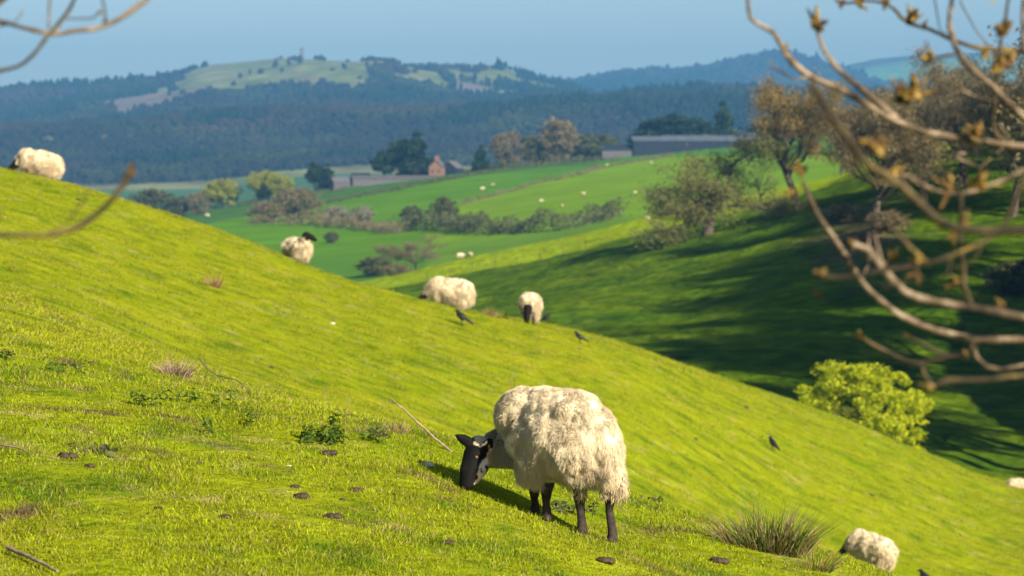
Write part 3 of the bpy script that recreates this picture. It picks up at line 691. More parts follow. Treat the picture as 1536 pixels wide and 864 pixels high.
tp(oakC, 'bare tree with dark limbs in the litter right of the golden tree', 1312, 345, 290, 420, 225, 2.0, 1.15, 'budding_tree')
tp(oakD, 'brown twiggy tree in front of the yellow patch of field', 1385, 300, 300, 440, 195, .3, 1.1, 'budding_tree')
tp(oakC, 'bare tree just left of the upright ash twig', 1447, 300, 320, 440, 210, 4.0, 1.15, 'budding_tree')
tp(oakD, 'brown bare tree cut by the right edge, halfway up the slope', 1520, 330, 290, 420, 230, 5.0, 1.0, 'budding_tree')
tp(oakC, 'slender bare tree in the background right of the golden tree', 1262, 268, 430, 500, 120, 3.0, .9, 'budding_tree')
tp(oakD, 'brown bare tree on the crest behind the yellow patch of field', 1345, 245, 440, 500, 115, 1.0, 1.2, 'budding_tree')
tp(oakD, 'brown bare tree on the crest above the right-hand branch fork', 1430, 222, 440, 500, 120, 2.2, 1.3, 'budding_tree')
tp(oakC, 'bare tree on the crest beside the right edge', 1500, 222, 440, 500, 130, .4, 1.3, 'budding_tree')
# the same wood carries on past the right edge and shades the hillside
rg = random.Random(4)
for i in range(40):
    d = rg.uniform(150, 400) if i % 2 else rg.uniform(125, 230); px = rg.uniform(1570, 2150)+6.5*4267/d; sc_ = rg.uniform(1.0, 1.35)
    P = on(px, d); P.z -= .2
    plant_tree((oakC, oakD, oakB)[i % 3], 'budding tree of the wood beyond the right edge', P, i*1.7, sc_, 'trees of the wood beyond the right edge', 'tree', 'budding_tree')

# leafy trees, bushes, conifers: leaf clumps round a branching trunk
def leafy(seed, H_, W_, mat, leaf, n, z0=.12, clumps=60, cr=.16, shape='round', r0=.15):
    rng = np.random.default_rng(seed); C = []
    while len(C) < clumps:
        q = rng.uniform(-1, 1, 3); 
        if shape == 'cone':
            t = (q[2]+1)/2; rad = (1-t)**.8+.05
            if abs(math.hypot(q[0], q[1])-rad*.75) > .3 or math.hypot(q[0], q[1]) > rad: continue
        else:
            rr = np.linalg.norm(q)
            if rr > 1 or rr < .45: continue
        C.append(q)
    C = np.array(C); C = C*np.array([W_/2, W_/2, H_*(1-z0)/2])*.88+np.array([0, 0, H_*(z0+(1-z0)/2)])
    i = rng.integers(0, clumps, n); rs = (cr*W_*rng.uniform(.6, 1.3, clumps))[i][:, None]
    g = rng.normal(size=(n, 3)); g /= np.linalg.norm(g, axis=1)[:, None]; P = C[i]+g*rs*rng.random(n)[:, None]**.4*np.array([1, 1, .7])
    V, Q = leaves(rng, P, leaf*rng.uniform(.6, 1.4, n), 1.4, .4)
    cm = MB(); cm.add(V, Q); tm = MB()
    tm.tube([(0, 0, -.4), (0.03*H_, 0, H_*.25), (-.02*H_, .01*H_, H_*.55), (0, 0, H_*.8)], [r0*1.2, r0, r0*.6, r0*.15], 6)
    for c in C[rng.choice(clumps, min(clumps, 22), replace=False)]:
        a = np.array([0, 0, H_*rng.uniform(.12, .4)]); m_ = (a+c)/2+rng.normal(size=3)*.05*H_; tm.tube([a, m_, c], [r0*.4, r0*.25, r0*.08], 4)
    return tm.mesh('trunk', M_BARK), None, cm.mesh('crown', mat, False), H_
thorn = leafy(201, 6.2, 7.6, M_YELLOW, .11, 19000, .0, 170, .068)
P = on(1292, 128)
o = plant_tree(thorn, 'yellow-green leafy hawthorn rising behind the crest of the near hillside', P, .5, 1, None, 'tree', 'hawthorn_tree')
s_ = (P.z - at(1292, 536, P.y).z); o.scale = (7.4/7.6, 6.8/7.6, (abs(s_))/6.2*1.04)
thorn2 = leafy(202, 3.5, 3.4, M_YELLOW, .12, 4000, .02, 50, .1)
P = on(1352, 112); o = plant_tree(thorn2, 'small yellow-green bush low at the right foot of the leafy hawthorn', P, 1., 1, None, 'bush', 'hawthorn_bush')
o.scale = (.75, .75, abs(P.z-at(1352, 616, P.y).z)/3.5)
conif = leafy(203, 14, 8.5, M_DARKG, .55, 4200, .03, 80, .13, 'cone', .3)
pine = leafy(204, 12, 9, M_DARKG, .55, 3600, .25, 36, .17, 'round', .3)
lime_t = leafy(205, 9, 11, M_LIME, .38, 5200, .10, 60, .13, 'round', .3)
round_b = leafy(206, 9, 9, M_SCRUB, .36, 4600, .02, 60, .13, 'round', .25)
grey_b = leafy(207, 9, 9, M_BROWN, .30, 4000, .02, 60, .14, 'round', .25)
blos_b = leafy(208, 6, 7, M_BLOSSOM, .3, 3200, .0, 50, .14, 'round', .2)
def vt(m, label, px, py, d0, d1, hpx, wpx, rz=0., group=None, cat='tree', name='tree', w0=9.):
    P = find(px, py, d0, d1); P.z -= .3
    o = thing(name, label, cat, P, rz, group); obj('trunk', m[0], o)
    if m[1]: obj('twigs', m[1], o)
    obj('crown', m[2], o)
    o.scale = (wpx*P.y/F0/w0, wpx*P.y/F0/w0, hpx*P.y/F0/m[3]); return o
GV = 'trees round the valley farm'
vt(conif, 'tallest dark conifer of the cluster left of the brick farmhouse', 626, 263, 1050, 1350, 78, 62, 0, GV, 'conifer', 'conifer_tree', 8.5)
vt(pine, 'dark pine left of the tallest conifer in the farm cluster', 601, 266, 1050, 1350, 64, 46, 1, GV, 'conifer', 'pine_tree')
vt(pine, 'low dark pine on the left end of the farm cluster', 577, 268, 1050, 1350, 50, 40, 2, GV, 'conifer', 'pine_tree')
vt(pine, 'lone dark pine, left of its pair, beside the low farm sheds', 473, 283, 1000, 1300, 48, 28, 3, GV, 'conifer', 'pine_tree')
vt(conif, 'dark conifer, right of its pair, beside the low farm sheds', 491, 284, 1000, 1300, 46, 36, 1, GV, 'conifer', 'conifer_tree', 8.5)
vt(lime_t, 'rounded lime-green tree at the left of the valley hedge', 333, 300, 850, 1080, 48, 62, 0, GV, 'tree', 'lime_tree', 11)
vt(lime_t, 'pale green tree with a brownish crown left of the lone pine', 394, 298, 900, 1080, 52, 50, 2, GV, 'tree', 'lime_tree', 11)
vt(lime_t, 'small yellowish tree just right of the pale green tree', 420, 292, 900, 1080, 42, 42, 4, GV, 'tree', 'lime_tree', 11)
vt(round_b, 'dark olive bushy tree behind the left twig on the slope', 230, 320, 650, 1050, 50, 80, 0, GV, 'tree', 'round_tree')
vt(round_b, 'low olive bush right of the dark bushy tree on the slope', 268, 325, 650, 1050, 34, 40, 2, GV, 'bush', 'bush')
vt(grey_b, 'pale grey bush below the lime-green tree', 296, 322, 700, 1050, 36, 42, 1, GV, 'bush', 'bush')
vt(conif, 'small dark conifer at the left end of the tree belt', 722, 258, 1100, 1350, 46, 30, 0, GV, 'conifer', 'conifer_tree', 8.5)
vt(grey_b, 'grey bare tree right of the small conifer in the tree belt', 762, 252, 1100, 1350, 58, 62, 1, GV, 'tree', 'bare_tree')
vt(round_b, 'low dark tree between the two grey bare trees of the belt', 808, 246, 1100, 1350, 50, 64, 1, GV, 'tree', 'round_tree')
vt(grey_b, 'tallest grey bare tree of the tree belt', 838, 244, 1100, 1350, 70, 66, 4, GV, 'tree', 'bare_tree')
vt(round_b, 'low olive tree right of the tallest grey tree of the belt', 872, 242, 1100, 1350, 46, 60, 5, GV, 'tree', 'round_tree')
vt(round_b, 'low dark tree at the right end of the belt beside the barn', 905, 240, 1100, 1350, 42, 60, 0, GV, 'tree', 'round_tree')
vt(pine, 'broad dark evergreen behind the left end of the long barn', 1000, 222, 1200, 1400, 62, 84, 0, GV, 'conifer', 'evergreen_tree')
vt(pine, 'low dark evergreen hugging the left corner of the long barn', 970, 224, 1200, 1400, 46, 50, 1, GV, 'conifer', 'evergreen_tree')
vt(pine, 'low dark evergreen behind the middle of the long barn', 1046, 220, 1200, 1400, 52, 60, 2, GV, 'conifer', 'evergreen_tree')
vt(conif, 'pointed dark conifer behind the right part of the long barn', 1083, 215, 1200, 1400, 80, 50, 3, GV, 'conifer', 'conifer_tree', 8.5)
vt(pine, 'dark evergreen behind the golden tree, right of the barn', 1160, 215, 1200, 1400, 42, 70, 3, GV, 'conifer', 'evergreen_tree')
vt(pine, 'dark evergreen farther right behind the long ash branch', 1290, 200, 1200, 1400, 36, 90, 3, GV, 'conifer', 'evergreen_tree')
vt(pine, 'dark evergreen seen between the branches near the right edge', 1415, 192, 1200, 1400, 46, 70, 1, GV, 'conifer', 'evergreen_tree')
vt(grey_b, 'grey bush at the left of the second valley hedge row', 445, 330, 600, 900, 52, 80, 1, GV, 'bush', 'scrub_bush')
vt(grey_b, 'dark grey bush at the left end of the second hedge row', 398, 334, 600, 900, 34, 60, 3, GV, 'bush', 'scrub_bush')
vt(blos_b, 'pinkish pale bush in the middle of the second hedge row', 505, 334, 600, 900, 28, 50, 1, GV, 'bush', 'blossom_bush', 7)
vt(blos_b, 'pinkish brown bush at the right end of the second hedge row', 542, 340, 600, 900, 34, 44, 2, GV, 'bush', 'blossom_bush', 7)
vt(round_b, 'small round bush alone in the low green field', 497, 364, 540, 800, 20, 24, 2, GV, 'bush', 'bush')
vt(round_b, 'round dark bush at the left end of the third hedge row', 617, 338, 600, 900, 34, 36, 2, GV, 'bush', 'bush')
vt(round_b, 'tall rounded bush of the third hedge row', 666, 340, 600, 900, 50, 46, 0, GV, 'tree', 'round_tree')
vt(oakD, 'brown spreading bare tree behind the left end of the middle hill', 625, 408, 480, 640, 58, 84, 2, GV, 'tree', 'bare_tree', 15)
vt(round_b, 'rounded dark bush left of the brown spreading tree', 562, 414, 480, 640, 34, 56, 2, GV, 'bush', 'bush')
vt(grey_b, 'grey bush below the brown spreading tree', 596, 418, 480, 640, 26, 46, 2, GV, 'bush', 'scrub_bush')
vt(round_b, 'dark scrub bush on the shaded slope against the right edge', 1520, 440, 220, 330, 60, 90, 2, GV, 'bush', 'scrub_bush')
# brown scrub in the litter below the bare trees
for i, (px, py, h, w, lab) in enumerate([(1262, 335, 34, 60, 'low brown scrub left of the dark limbs of the bare tree'), (1330, 350, 40, 70, 'low brown scrub right of the dark limbs of the bare tree'), (1290, 372, 30, 70, 'low brown scrub below the bare tree in the litter')]):
    vt(grey_b, lab, px, py, 260, 420, h, w, i, 'brown scrub under the bare trees', 'bush', 'scrub_bush')

# hedges
def hedge(label, pts, d0, d1, hpx, wid, mat, seed, leaf=.35, per=26, kind='hedge', var=.35):
    rng = np.random.default_rng(seed); A = [find(px, py, d0, d1) for px, py in pts]; V = MB()
    for a, b, k in zip(A[:-1], A[1:], range(99)):
        n = int((b-a).length*per)
        t = rng.random(n); x = a.x+(b.x-a.x)*t+rng.normal(size=n)*wid*.35; y = a.y+(b.y-a.y)*t+rng.normal(size=n)*wid*.35
        hh = hpx*y/F0*(1+var*fbm2(x/3.5, y/9, seed, 3)*1.6); z = hgt(x, y)+np.clip(hh, .2, None)*rng.random(n)**.7
        v, q = leaves(rng, np.stack([x, y, z], 1), leaf*rng.uniform(.6, 1.4, n), 1.4, .3); V.add(v, q)
    tag(obj('hedge', V.mesh('hedge', mat, False)), label, 'hedge')
hedge('dark upper hedge running from the farm sheds along the top field', [(400, 330), (480, 307), (560, 292), (640, 276), (690, 267), (740, 258), (830, 249), (930, 240)], 700, 1180, 6, 3.5, M_SCRUB, 1, .4, 16)
hedge('thick dark verge hedge under the tree belt beside the farmhouse', [(660, 266), (720, 257), (780, 250), (850, 244), (920, 240), (1010, 231)], 1080, 1250, 8, 4, M_SCRUB, 6, .45, 20)
hedge('brown thin hedge between the two bright valley fields', [(690, 309), (740, 295), (775, 285), (800, 278), (870, 262), (900, 253), (950, 244), (1010, 234)], 640, 1180, 5, 1.6, M_BROWN, 2, .35, 14, var=.6)
hedge('tall bushy hedge row below the bright valley field', [(600, 346), (660, 345), (720, 350), (780, 349), (840, 345), (900, 333), (925, 326)], 560, 760, 24, 4.5, M_SCRUB, 3, .4, 60, var=.5)
hedge('pale blossoming hedge at the right end of the tall hedge row', [(860, 337), (900, 331), (925, 325)], 560, 760, 10, 3, M_BLOSSOM, 4, .3, 50)
hedge('grey hedge row left of the pinkish bushes', [(375, 334), (430, 336), (480, 337), (560, 346), (600, 350)], 600, 800, 15, 4, M_BROWN, 5, .35, 40, var=.5)
hedge('low scrubby hedge below the valley sheds', [(200, 322), (300, 318), (360, 305), (440, 297), (520, 286)], 900, 1120, 7, 3, M_SCRUB, 7, .4, 14)
fo = thing('fence', 'line of thin wooden fence stakes along the sunlit strip of the middle hill', 'fence', on(911, 396))
for k, px in enumerate(range(640, 1180, 34)):
    P = on(px, 396+2*math.sin(k*2.1))-fo.location; b = MB(); b.tube([P-Vector((0, 0, .3)), P+Vector((.04, 0, .6)), P+Vector((.08*math.sin(k*3), 0, 1.25))], [.06, .06, .05], 5); obj('post', b.mesh('post', M_BARK), fo)
# ------------------------------------------------------------------ buildings
def gable(o, L_, Wd, hw, hr, wallm, roofm, over=.25):
    """long axis along local x"""
    b = MB(); x, y = L_/2, Wd/2
    V = [(-x, -y, -1.5), (x, -y, -1.5), (x, y, -1.5), (-x, y, -1.5), (-x, -y, hw), (x, -y, hw), (x, y, hw), (-x, y, hw), (-x, 0, hr-.06), (x, 0, hr-.06)]
    b.add(V, [(0, 1, 5, 4), (2, 3, 7, 6), (1, 2, 6, 5), (3, 0, 4, 7)], [(5, 6, 9), (7, 4, 8)]); obj('wall', b.mesh('wall', wallm, False), o)
    r = MB(); k = (hr-hw)/y; X = x+over; Y = y+over; ze = hw-k*over
    V = [(-X, -Y, ze), (X, -Y, ze), (X, 0, hr), (-X, 0, hr), (X, Y, ze), (-X, Y, ze)]; V2 = [(a, b_, c+.22) for a, b_, c in V]
    r.add(V+V2, [(0, 1, 2, 3), (3, 2, 4, 5), (9, 8, 7, 6), (11, 10, 8, 9), (0, 6, 7, 1), (5, 4, 10, 11), (1, 7, 8, 2), (2, 8, 10, 4), (0, 3, 9, 6), (3, 5, 11, 9)])
    return obj('roof', r.mesh('roof', roofm, False), o)
P = find(657, 264, 1090, 1200)
hs = thing('farmhouse', 'small warm brick farmhouse gable with chimneys beside the dark conifers', 'house', P, R(80))
rf = gable(hs, 9, 5.2, 3.4, 6.0, M_BRICK, M_SLATE)
for x in (-3.6, 1.2):
    b = MB(); b.box((x, .1, 6.4), (.9, .7, 2.6)); b.box((x, .1, 7.75), (1.1, .9, .18)); obj('chimney', b.mesh('chimney', M_BRICK, False), rf)
for y in (-1.2, 1.2):
    b = MB(); b.box((-4.52, y, 1.9), (.08, .9, 1.2)); obj('window', b.mesh('window', M_GLASS, False), hs)
P = find(622, 268, 1090, 1200); ch = thing('brick_chimney', 'tall brick chimney stack rising in front of the tallest conifer', 'chimney', P); b = MB(); b.box((0, 0, 3.2), (1.5, 1.3, 7.4)); obj('stack', b.mesh('stack', M_BRICK, False), ch)
b = MB(); b.box((0, 0, 7.05), (1.8, 1.6, .3)); obj('cap', b.mesh('cap', M_BRICK, False), ch)
P = find(590, 273, 1060, 1180); o = thing('farm_shed', 'long low grey shed left of the brick farmhouse', 'shed', P, R(12)); gable(o, 32, 7, 1.2, 2.3, M_SLATE, M_GREYW)
P = find(541, 276, 1060, 1180); o = thing('farm_shed', 'dark square shed at the left end of the long low shed', 'shed', P, R(5)); gable(o, 7, 7, 3.6, 5.0, M_DARKW, M_DARKW)
P = find(516, 281, 1060, 1180); o = thing('farm_shed', 'small pale pitched shed beside the dark pines', 'shed', P, R(20)); gable(o, 10, 6, 2.4, 4.2, M_GREYW, M_SLATE)
P = find(678, 262, 1090, 1200); o = thing('farm_shed', 'dark hip-topped outbuilding right of the brick farmhouse', 'shed', P, R(70)); gable(o, 8, 6.5, 2.6, 5.2, M_DARKW, M_SLATE)
P = find(925, 234, 1120, 1250); o = thing('farm_shed', 'low dark outbuilding at the left end of the long barn', 'shed', P, R(6)); gable(o, 13, 8, 3.2, 5.2, M_SLATE, M_DARKW)
P = find(1036, 226, 1140, 1260); P.z -= .5
bn = thing('long_barn', 'long dark blue barn with pale sheet roof above the bright field', 'barn', P, R(4)); rf = gable(bn, 48, 10, 5.0, 6.6, M_DARKW, M_STEEL, .4)
for x in (-18, -6, 6, 18):
    b = MB(); b.box((x, -5.03, 2.0), (3.6, .1, 4.2)); obj('door', b.mesh('door', M_DARKW, False), bn)
b = MB(); b.box((3, 0, 6.95), (30, 1.0, .4)); obj('ridge_vent', b.mesh('ridge_vent', M_STEEL, False), rf)
P = find(1210, 212, 1140, 1300); o = thing('farm_shed', 'pale-roofed low shed seen through the golden tree', 'shed', P, R(0)); gable(o, 14, 8, 3.0, 4.6, M_DARKW, M_STEEL)
# monument tower on the far skyline
P = Vector(((454-CX)/F0*4950, 4950, 0)); P.z = h1(P.x, P.y)
o = thing('monument_tower', 'tall stone monument tower alone on the far hilltop skyline', 'tower', P, R(20))
b = MB(); hh = 21
def fr(b, z0, z1, w0, w1):
    v = [(sx*w0/2, sy*w0/2, z0) for sx, sy in ((-1, -1), (1, -1), (1, 1), (-1, 1))]+[(sx*w1/2, sy*w1/2, z1) for sx, sy in ((-1, -1), (1, -1), (1, 1), (-1, 1))]
    b.add(v, [(0, 1, 5, 4), (1, 2, 6, 5), (2, 3, 7, 6), (3, 0, 4, 7), (4, 5, 6, 7)])
fr(b, -3, 3, 8, 7.6); fr(b, 3, hh-3.4, 5.8, 4.8); obj('shaft', b.mesh('shaft', M_TOWER, False), o)
b = MB(); fr(b, hh-3.4, hh-2.4, 4.8, 6.2); fr(b, hh-2.4, hh-1.2, 6.2, 6.2); fr(b, hh-1.2, hh+1, 4.2, 2.2); obj('belfry', b.mesh('belfry', M_TOWER, False), o)

# ------------------------------------------------------------------ far woods
def woods(name, label, n, d0, d1, seed, rad, px0=-120, px1=1650, nolow=False):
    import bmesh
    rng = np.random.default_rng(seed)
    bm = bmesh.new(); bmesh.ops.create_icosphere(bm, subdivisions=1, radius=1); bv = np.array([v.co[:] for v in bm.verts]); bf = np.array([[v.index for v in f.verts] for f in bm.faces]); bm.free()
    px = rng.uniform(px0, px1, n); d = np.exp(rng.uniform(math.log(d0), math.log(d1), n)); x = (px-CX)/F0*d; y = d
    a, b = far_masks(x, y); keep = ~(a | b) | ((rng.random(n) < .05) & (fbm2(x/45, y/80, 99, 2) > .3))
    x, y = x[keep], y[keep]; n = len(x); z = hgt(x, y)
    s = rad*(.6+.7*rng.random(n))*(y/3000)**.35; con = fbm2(x/170, y/260, 95, 2) > .12; up = np.where(con, 1.5, .95)*rng.uniform(.8, 1.2, n)
    wd = np.where(con, .65, 1.0)
    V = bv[None]*(1+.28*rng.normal(size=(n, len(bv), 1)))*np.stack([s*wd, s*wd, s*up], 1)[:, None]
    V[:, :, 2] = np.where(con[:, None], V[:, :, 2], V[:, :, 2])
    V = V+np.stack([x, y, z+s*.75*up], 1)[:, None]
    T = (bf[None]+(np.arange(n)*len(bv))[:, None, None]).reshape(-1, 3)
    c = mixc(np.broadcast_to(np.array([.030, .028, .020]), (n, 3)), np.array([.045, .055, .015]), fbm2(x/110, y/130, 96, 3)*1.8+.4)
    c = mixc(c, np.array([.06, .04, .032]), (fbm2(x/140+7, y/170, 98, 3)-.05)*2.2)
    c = c*rng.uniform(.85, 1.12, n)[:, None]
    c[con] = np.array([.015, .028, .016])*rng.uniform(.7, 1.4, con.sum())[:, None]
    c = c*.62
    cc = np.repeat(c, len(bv), 0)
    tag(obj(name, new_mesh(name, V.reshape(-1, 3), [T], M_WOOD, cc, False)), label, 'woodland', None, 'stuff')
woods('woodland', 'bluish wooded ridge below the far hill', 30000, 2420, 3450, 31, 3.6)
woods('woodland', 'wooded slopes of the far hill under the tower', 26000, 3450, 5150, 32, 4.0)
woods('woodland', 'wooded far right hill on the skyline', 9000, 6000, 7300, 33, 5.5, 600, 1700)
# ------------------------------------------------------------------ overhanging branches close to the camera
def smooth_line(P, R_, n=6):
    P = np.asarray(P, float); s = np.concatenate([[0], np.cumsum(np.linalg.norm(np.diff(P, axis=0), axis=1))])
    q = np.linspace(0, s[-1], max(8, int((len(P)-1)*n)))
    # Catmull-Rom style tangents
    m = np.gradient(P, s, axis=0); j = np.clip(np.searchsorted(s, q)-1, 0, len(s)-2); h = (s[j+1]-s[j])[:, None]; t = ((q-s[j])/(s[j+1]-s[j]))[:, None]
    X = (2*t**3-3*t**2+1)*P[j]+(t**3-2*t**2+t)*h*m[j]+(-2*t**3+3*t**2)*P[j+1]+(t**3-t**2)*h*m[j+1]
    return X, np.interp(q, s, R_), q
def add_branch(parent, pts, d, mat, end=None, seed=0, buds=(), dd=0.0, name='branch'):
    """pts: (photo px, photo py, thickness px) traced at distance d (m)"""
    rng = np.random.default_rng(seed+500)
    P = [at(px, py, d+dd*i/len(pts)) for i, (px, py, w) in enumerate(pts)]; Rr = [w*.5*d/F0*.70 for _, _, w in pts]
    if end is not None: 
        P.append((P[-1]+Vector(end[:3]))/2+Vector((0, 0, .03))); Rr.append(Rr[-1]*1.4); P.append(Vector(end[:3])); Rr.append(end[3])
    X, rr, q = smooth_line([p[:] for p in P], Rr, 9)
    X = X+vecnoise3(X*9, seed+40)*.004+vecnoise3(X*26, seed+41)*.002
    node = (np.maximum(0, np.sin(q*34+seed))**8)*.22+.12*vnoise3(X*60, seed)
    b = MB(); b.tube(X, rr*(1+node), 9)
    # little spurs and leaf scars
    for k in range(int(q[-1]*9)):
        i = rng.integers(1, len(X)-1); t = X[i+1]-X[i]; t /= np.linalg.norm(t); nd = rot_dir(rng, t, rng.uniform(.7, 1.2)); l = rr[i]*rng.uniform(1.2, 2.6)
        b.tube([X[i], X[i]+nd*l*.6, X[i]+nd*l+t*l*.2], [rr[i]*.55, rr[i]*.45, rr[i]*.12], 6)
    for k in range(int(q[-1]*5)):      # thin side shoots
        i = rng.integers(2, len(X)-2); t = X[i+1]-X[i]; t /= np.linalg.norm(t); nd = rot_dir(rng, -t if end is not None else t, rng.uniform(.5, 1.0)); nd[1] *= .4; l = rng.uniform(.03, .12); c1 = X[i]+nd*l*.5+rng.normal(size=3)*l*.08
        b.tube([X[i], c1, X[i]+nd*l+np.array([0, 0, l*.25]), X[i]+nd*l*1.12+np.array([0, 0, l*.42])], [rr[i]*.4, rr[i]*.32, rr[i]*.42, rr[i]*.12], 5)
    o = obj(name, b.mesh(name, mat), parent, -parent.location)
    for (px, py, sz, az) in buds:
        c = np.array(at(px, py, d)); bb = MB(); s = sz*.8*d/F0
        for k in range(rng.integers(6, 10)):
            dr = np.array([math.cos(az), 0, math.sin(az)])*1.1+rng.normal(size=3)*.42; dr /= np.linalg.norm(dr); l = s*rng.uniform(.35, .95); w = s*rng.uniform(.09, .2)
            cv = rng.normal(size=3)*.12*s
            bb.tube([c-dr*.1*s, c+dr*l*.35+cv, c+dr*l*.75+cv*1.8, c+dr*l+cv*2.6], [w*.5, w, w*.7, w*.12], 6)
        for k in range(5): bb.tube([c+rng.normal(size=3)*s*.12, c+rng.normal(size=3)*s*.2], s*.16, 6)
        obj('bud', bb.mesh('bud', M_BUD), o)
    return o
TX, TY = 2.75, 5.9
rt = thing('overhanging_tree', 'leafless ash tree whose lichened twigs with bursting buds hang across the right side', 'tree', (TX, TY, h1(TX, TY)))
b = MB(); zz = h1(TX, TY); tp_ = [(TX, TY, zz-.3), (TX+.03, TY, zz+.6), (TX-.02, TY+.02, 0), (TX+.04, TY, .35), (TX+.1, TY+.03, .7), (TX+.25, TY+.02, 1.1)]
X, rr, q = smooth_line(tp_, [.24, .17, .15, .13, .10, .03], 8); b.tube(X, rr, 14); obj('trunk', b.mesh('trunk', M_BARK), rt, -rt.location)
def E(z, r=.035): return (TX, TY, z, r)
U = math.pi/2
add_branch(rt, [(1121, -25, 6), (1122, 10, 8), (1129, 33, 9), (1145, 42, 10), (1160, 50, 11), (1176, 74, 12), (1200, 104, 13), (1240, 126, 13), (1290, 152, 14), (1340, 180, 15), (1400, 201, 15), (1460, 212, 15), (1536, 219, 16)], 6.0, M_TWIGBARK, E(.1, .05), 1, [(1180, 72, 12, 2.2), (1466, 205, 34, U)])
add_branch(rt, [(1222, 42, 7), (1232, 68, 9), (1248, 95, 11), (1275, 120, 12), (1305, 146, 13), (1345, 180, 13)], 6.0, M_TWIGBARK, None, 2, [(1222, 38, 34, 1.75)], name='twig')
add_branch(rt, [(1262, 6, 6), (1300, 3, 6), (1332, 9, 7), (1358, 34, 8), (1395, 46, 8), (1425, 62, 9), (1462, 73, 9), (1500, 76, 10), (1536, 79, 10)], 6.3, M_DARKTWIG, E(.32), 3, [(1285, 4, 22, .3), (1262, 6, 20, 3.0), (1326, 6, 22, U), (1366, 30, 28, U), (1385, 40, 14, 1.2), (1475, 80, 20, -1.5)])
add_branch(rt, [(1430, -25, 8), (1426, 10, 9), (1423, 35, 11), (1428, 58, 12), (1436, 80, 13), (1460, 107, 14), (1490, 134, 14), (1520, 165, 15), (1560, 192, 16)], 5.9, M_TWIGBARK, E(.2, .045), 4)
add_branch(rt, [(1513, -25, 6), (1506, 20, 7), (1500, 55, 7), (1495, 100, 8), (1489, 150, 8), (1486, 185, 9), (1495, 206, 10), (1512, 216, 10)], 6.0, M_DARKTWIG, None, 5, [(1502, 48, 30, 2.4), (1502, 46, 28, .8), (1496, 100, 34, U), (1508, 95, 30, 1.2)], name='twig')
add_branch(rt, [(1537, -25, 8), (1535, 30, 10), (1533, 60, 10), (1530, 82, 9)], 6.1, M_TWIGBARK, None, 6, [(1532, 78, 16, 3.0)], name='twig')
add_branch(rt, [(1212, 128, 10), (1240, 170, 15), (1265, 202, 17), (1300, 246, 18), (1345, 272, 18), (1390, 315, 19), (1420, 338, 19), (1470, 346, 18), (1536, 349, 19)], 4.7, M_DARKTWIG, (2.5, 6.0, -.15, .05), 7, [(1318, 225, 44, U), (1448, 335, 24, 1.3)])
add_branch(rt, [(1205, 272, 8), (1212, 292, 10), (1226, 322, 11), (1256, 366, 12), (1300, 428, 13), (1340, 465, 14), (1400, 495, 15), (1450, 509, 16), (1536, 512, 16)], 5.8, M_TWIGBARK, E(-.4, .05), 8, [(1203, 258, 26, 1.9), (1190, 288, 16, 3.1)])
add_branch(rt, [(1280, 366, 11), (1300, 371, 15), (1322, 402, 16), (1360, 438, 17), (1400, 449, 16), (1450, 460, 16), (1536, 476, 17)], 5.2, M_TWIGBARK, E(-.3, .05), 9, [(1282, 366, 18, 3.1), (1336, 390, 20, 1.2), (1502, 460, 20, 1.5)])
add_branch(rt, [(1292, 504, 7), (1320, 522, 11), (1350, 538, 11), (1372, 546, 11), (1400, 542, 10), (1428, 536, 9), (1452, 531, 10), (1462, 516, 12)], 5.7, M_DARKTWIG, None, 10, [(1292, 504, 14, 2.8), (1452, 532, 16, 3.1)], name='twig')
add_branch(rt, [(1364, 506, 8), (1390, 520, 10), (1412, 530, 10), (1428, 536, 9)], 5.7, M_DARKTWIG, None, 11, [(1364, 506, 11, 2.6)], name='twig')
add_branch(rt, [(1458, 516, 11), (1466, 535, 10), (1478, 548, 9), (1505, 555, 9), (1536, 550, 9), (1600, 530, 9)], 5.7, M_TWIGBARK, E(-.45, .03), 12, name='branch')
add_branch(rt, [(1395, 582, 9), (1410, 576, 13), (1430, 570, 13), (1470, 572, 11), (1500, 568, 12), (1536, 566, 13)], 5.0, M_DARKTWIG, E(-.55, .035), 13, [(1398, 580, 18, 3.4)])
add_branch(rt, [(1385, 548, 9), (1392, 566, 9), (1402, 580, 10)], 5.3, M_DARKTWIG, None, 14, name='twig')
add_branch(rt, [(1338, 262, 8), (1352, 262, 9), (1382, 280, 10), (1420, 291, 11), (1450, 289, 10), (1490, 274, 11), (1536, 254, 12)], 5.6, M_TWIGBARK, E(.0), 15, [(1340, 260, 26, 1.2), (1425, 280, 34, 2.3), (1465, 278, 36, .4)])
add_branch(rt, [(1441, 286, 10), (1441, 330, 10), (1442, 375, 10), (1444, 410, 11), (1446, 430, 10), (1456, 458, 10)], 5.4, M_DARKTWIG, None, 16, [(1436, 423, 22, 3.1), (1430, 350, 20, -1.8)], name='twig')
add_branch(rt, [(1232, 412, 8), (1262, 415, 8), (1305, 409, 8), (1360, 402, 9), (1410, 392, 9), (1455, 372, 9), (1500, 345, 9), (1522, 300, 10), (1545, 262, 11)], 4.9, M_DARKTWIG, E(.05, .03), 17, [(1234, 411, 22, 3.0), (1228, 438, 16, -1.5), (1380, 392, 26, 1.6), (1376, 412, 22, -1.4)])
add_branch(rt, [(1330, 338, 8), (1350, 360, 10), (1374, 384, 10), (1392, 396, 9)], 4.9, M_DARKTWIG, None, 18, name='twig')
add_branch(rt, [(1345, 178, 6), (1362, 150, 7), (1388, 96, 7), (1410, 86, 6), (1430, 82, 6)], 5.6, M_DARKTWIG, None, 19, [(1391, 90, 30, 2.0), (1355, 150, 46, U), (1372, 140, 46, 1.0)], name='twig')
LX, LY = -2.3, 5.6
lt = thing('overhanging_tree', 'leafless tree whose bare mossy twigs poke in from the left edge', 'tree', (LX, LY, h1(LX, LY)))
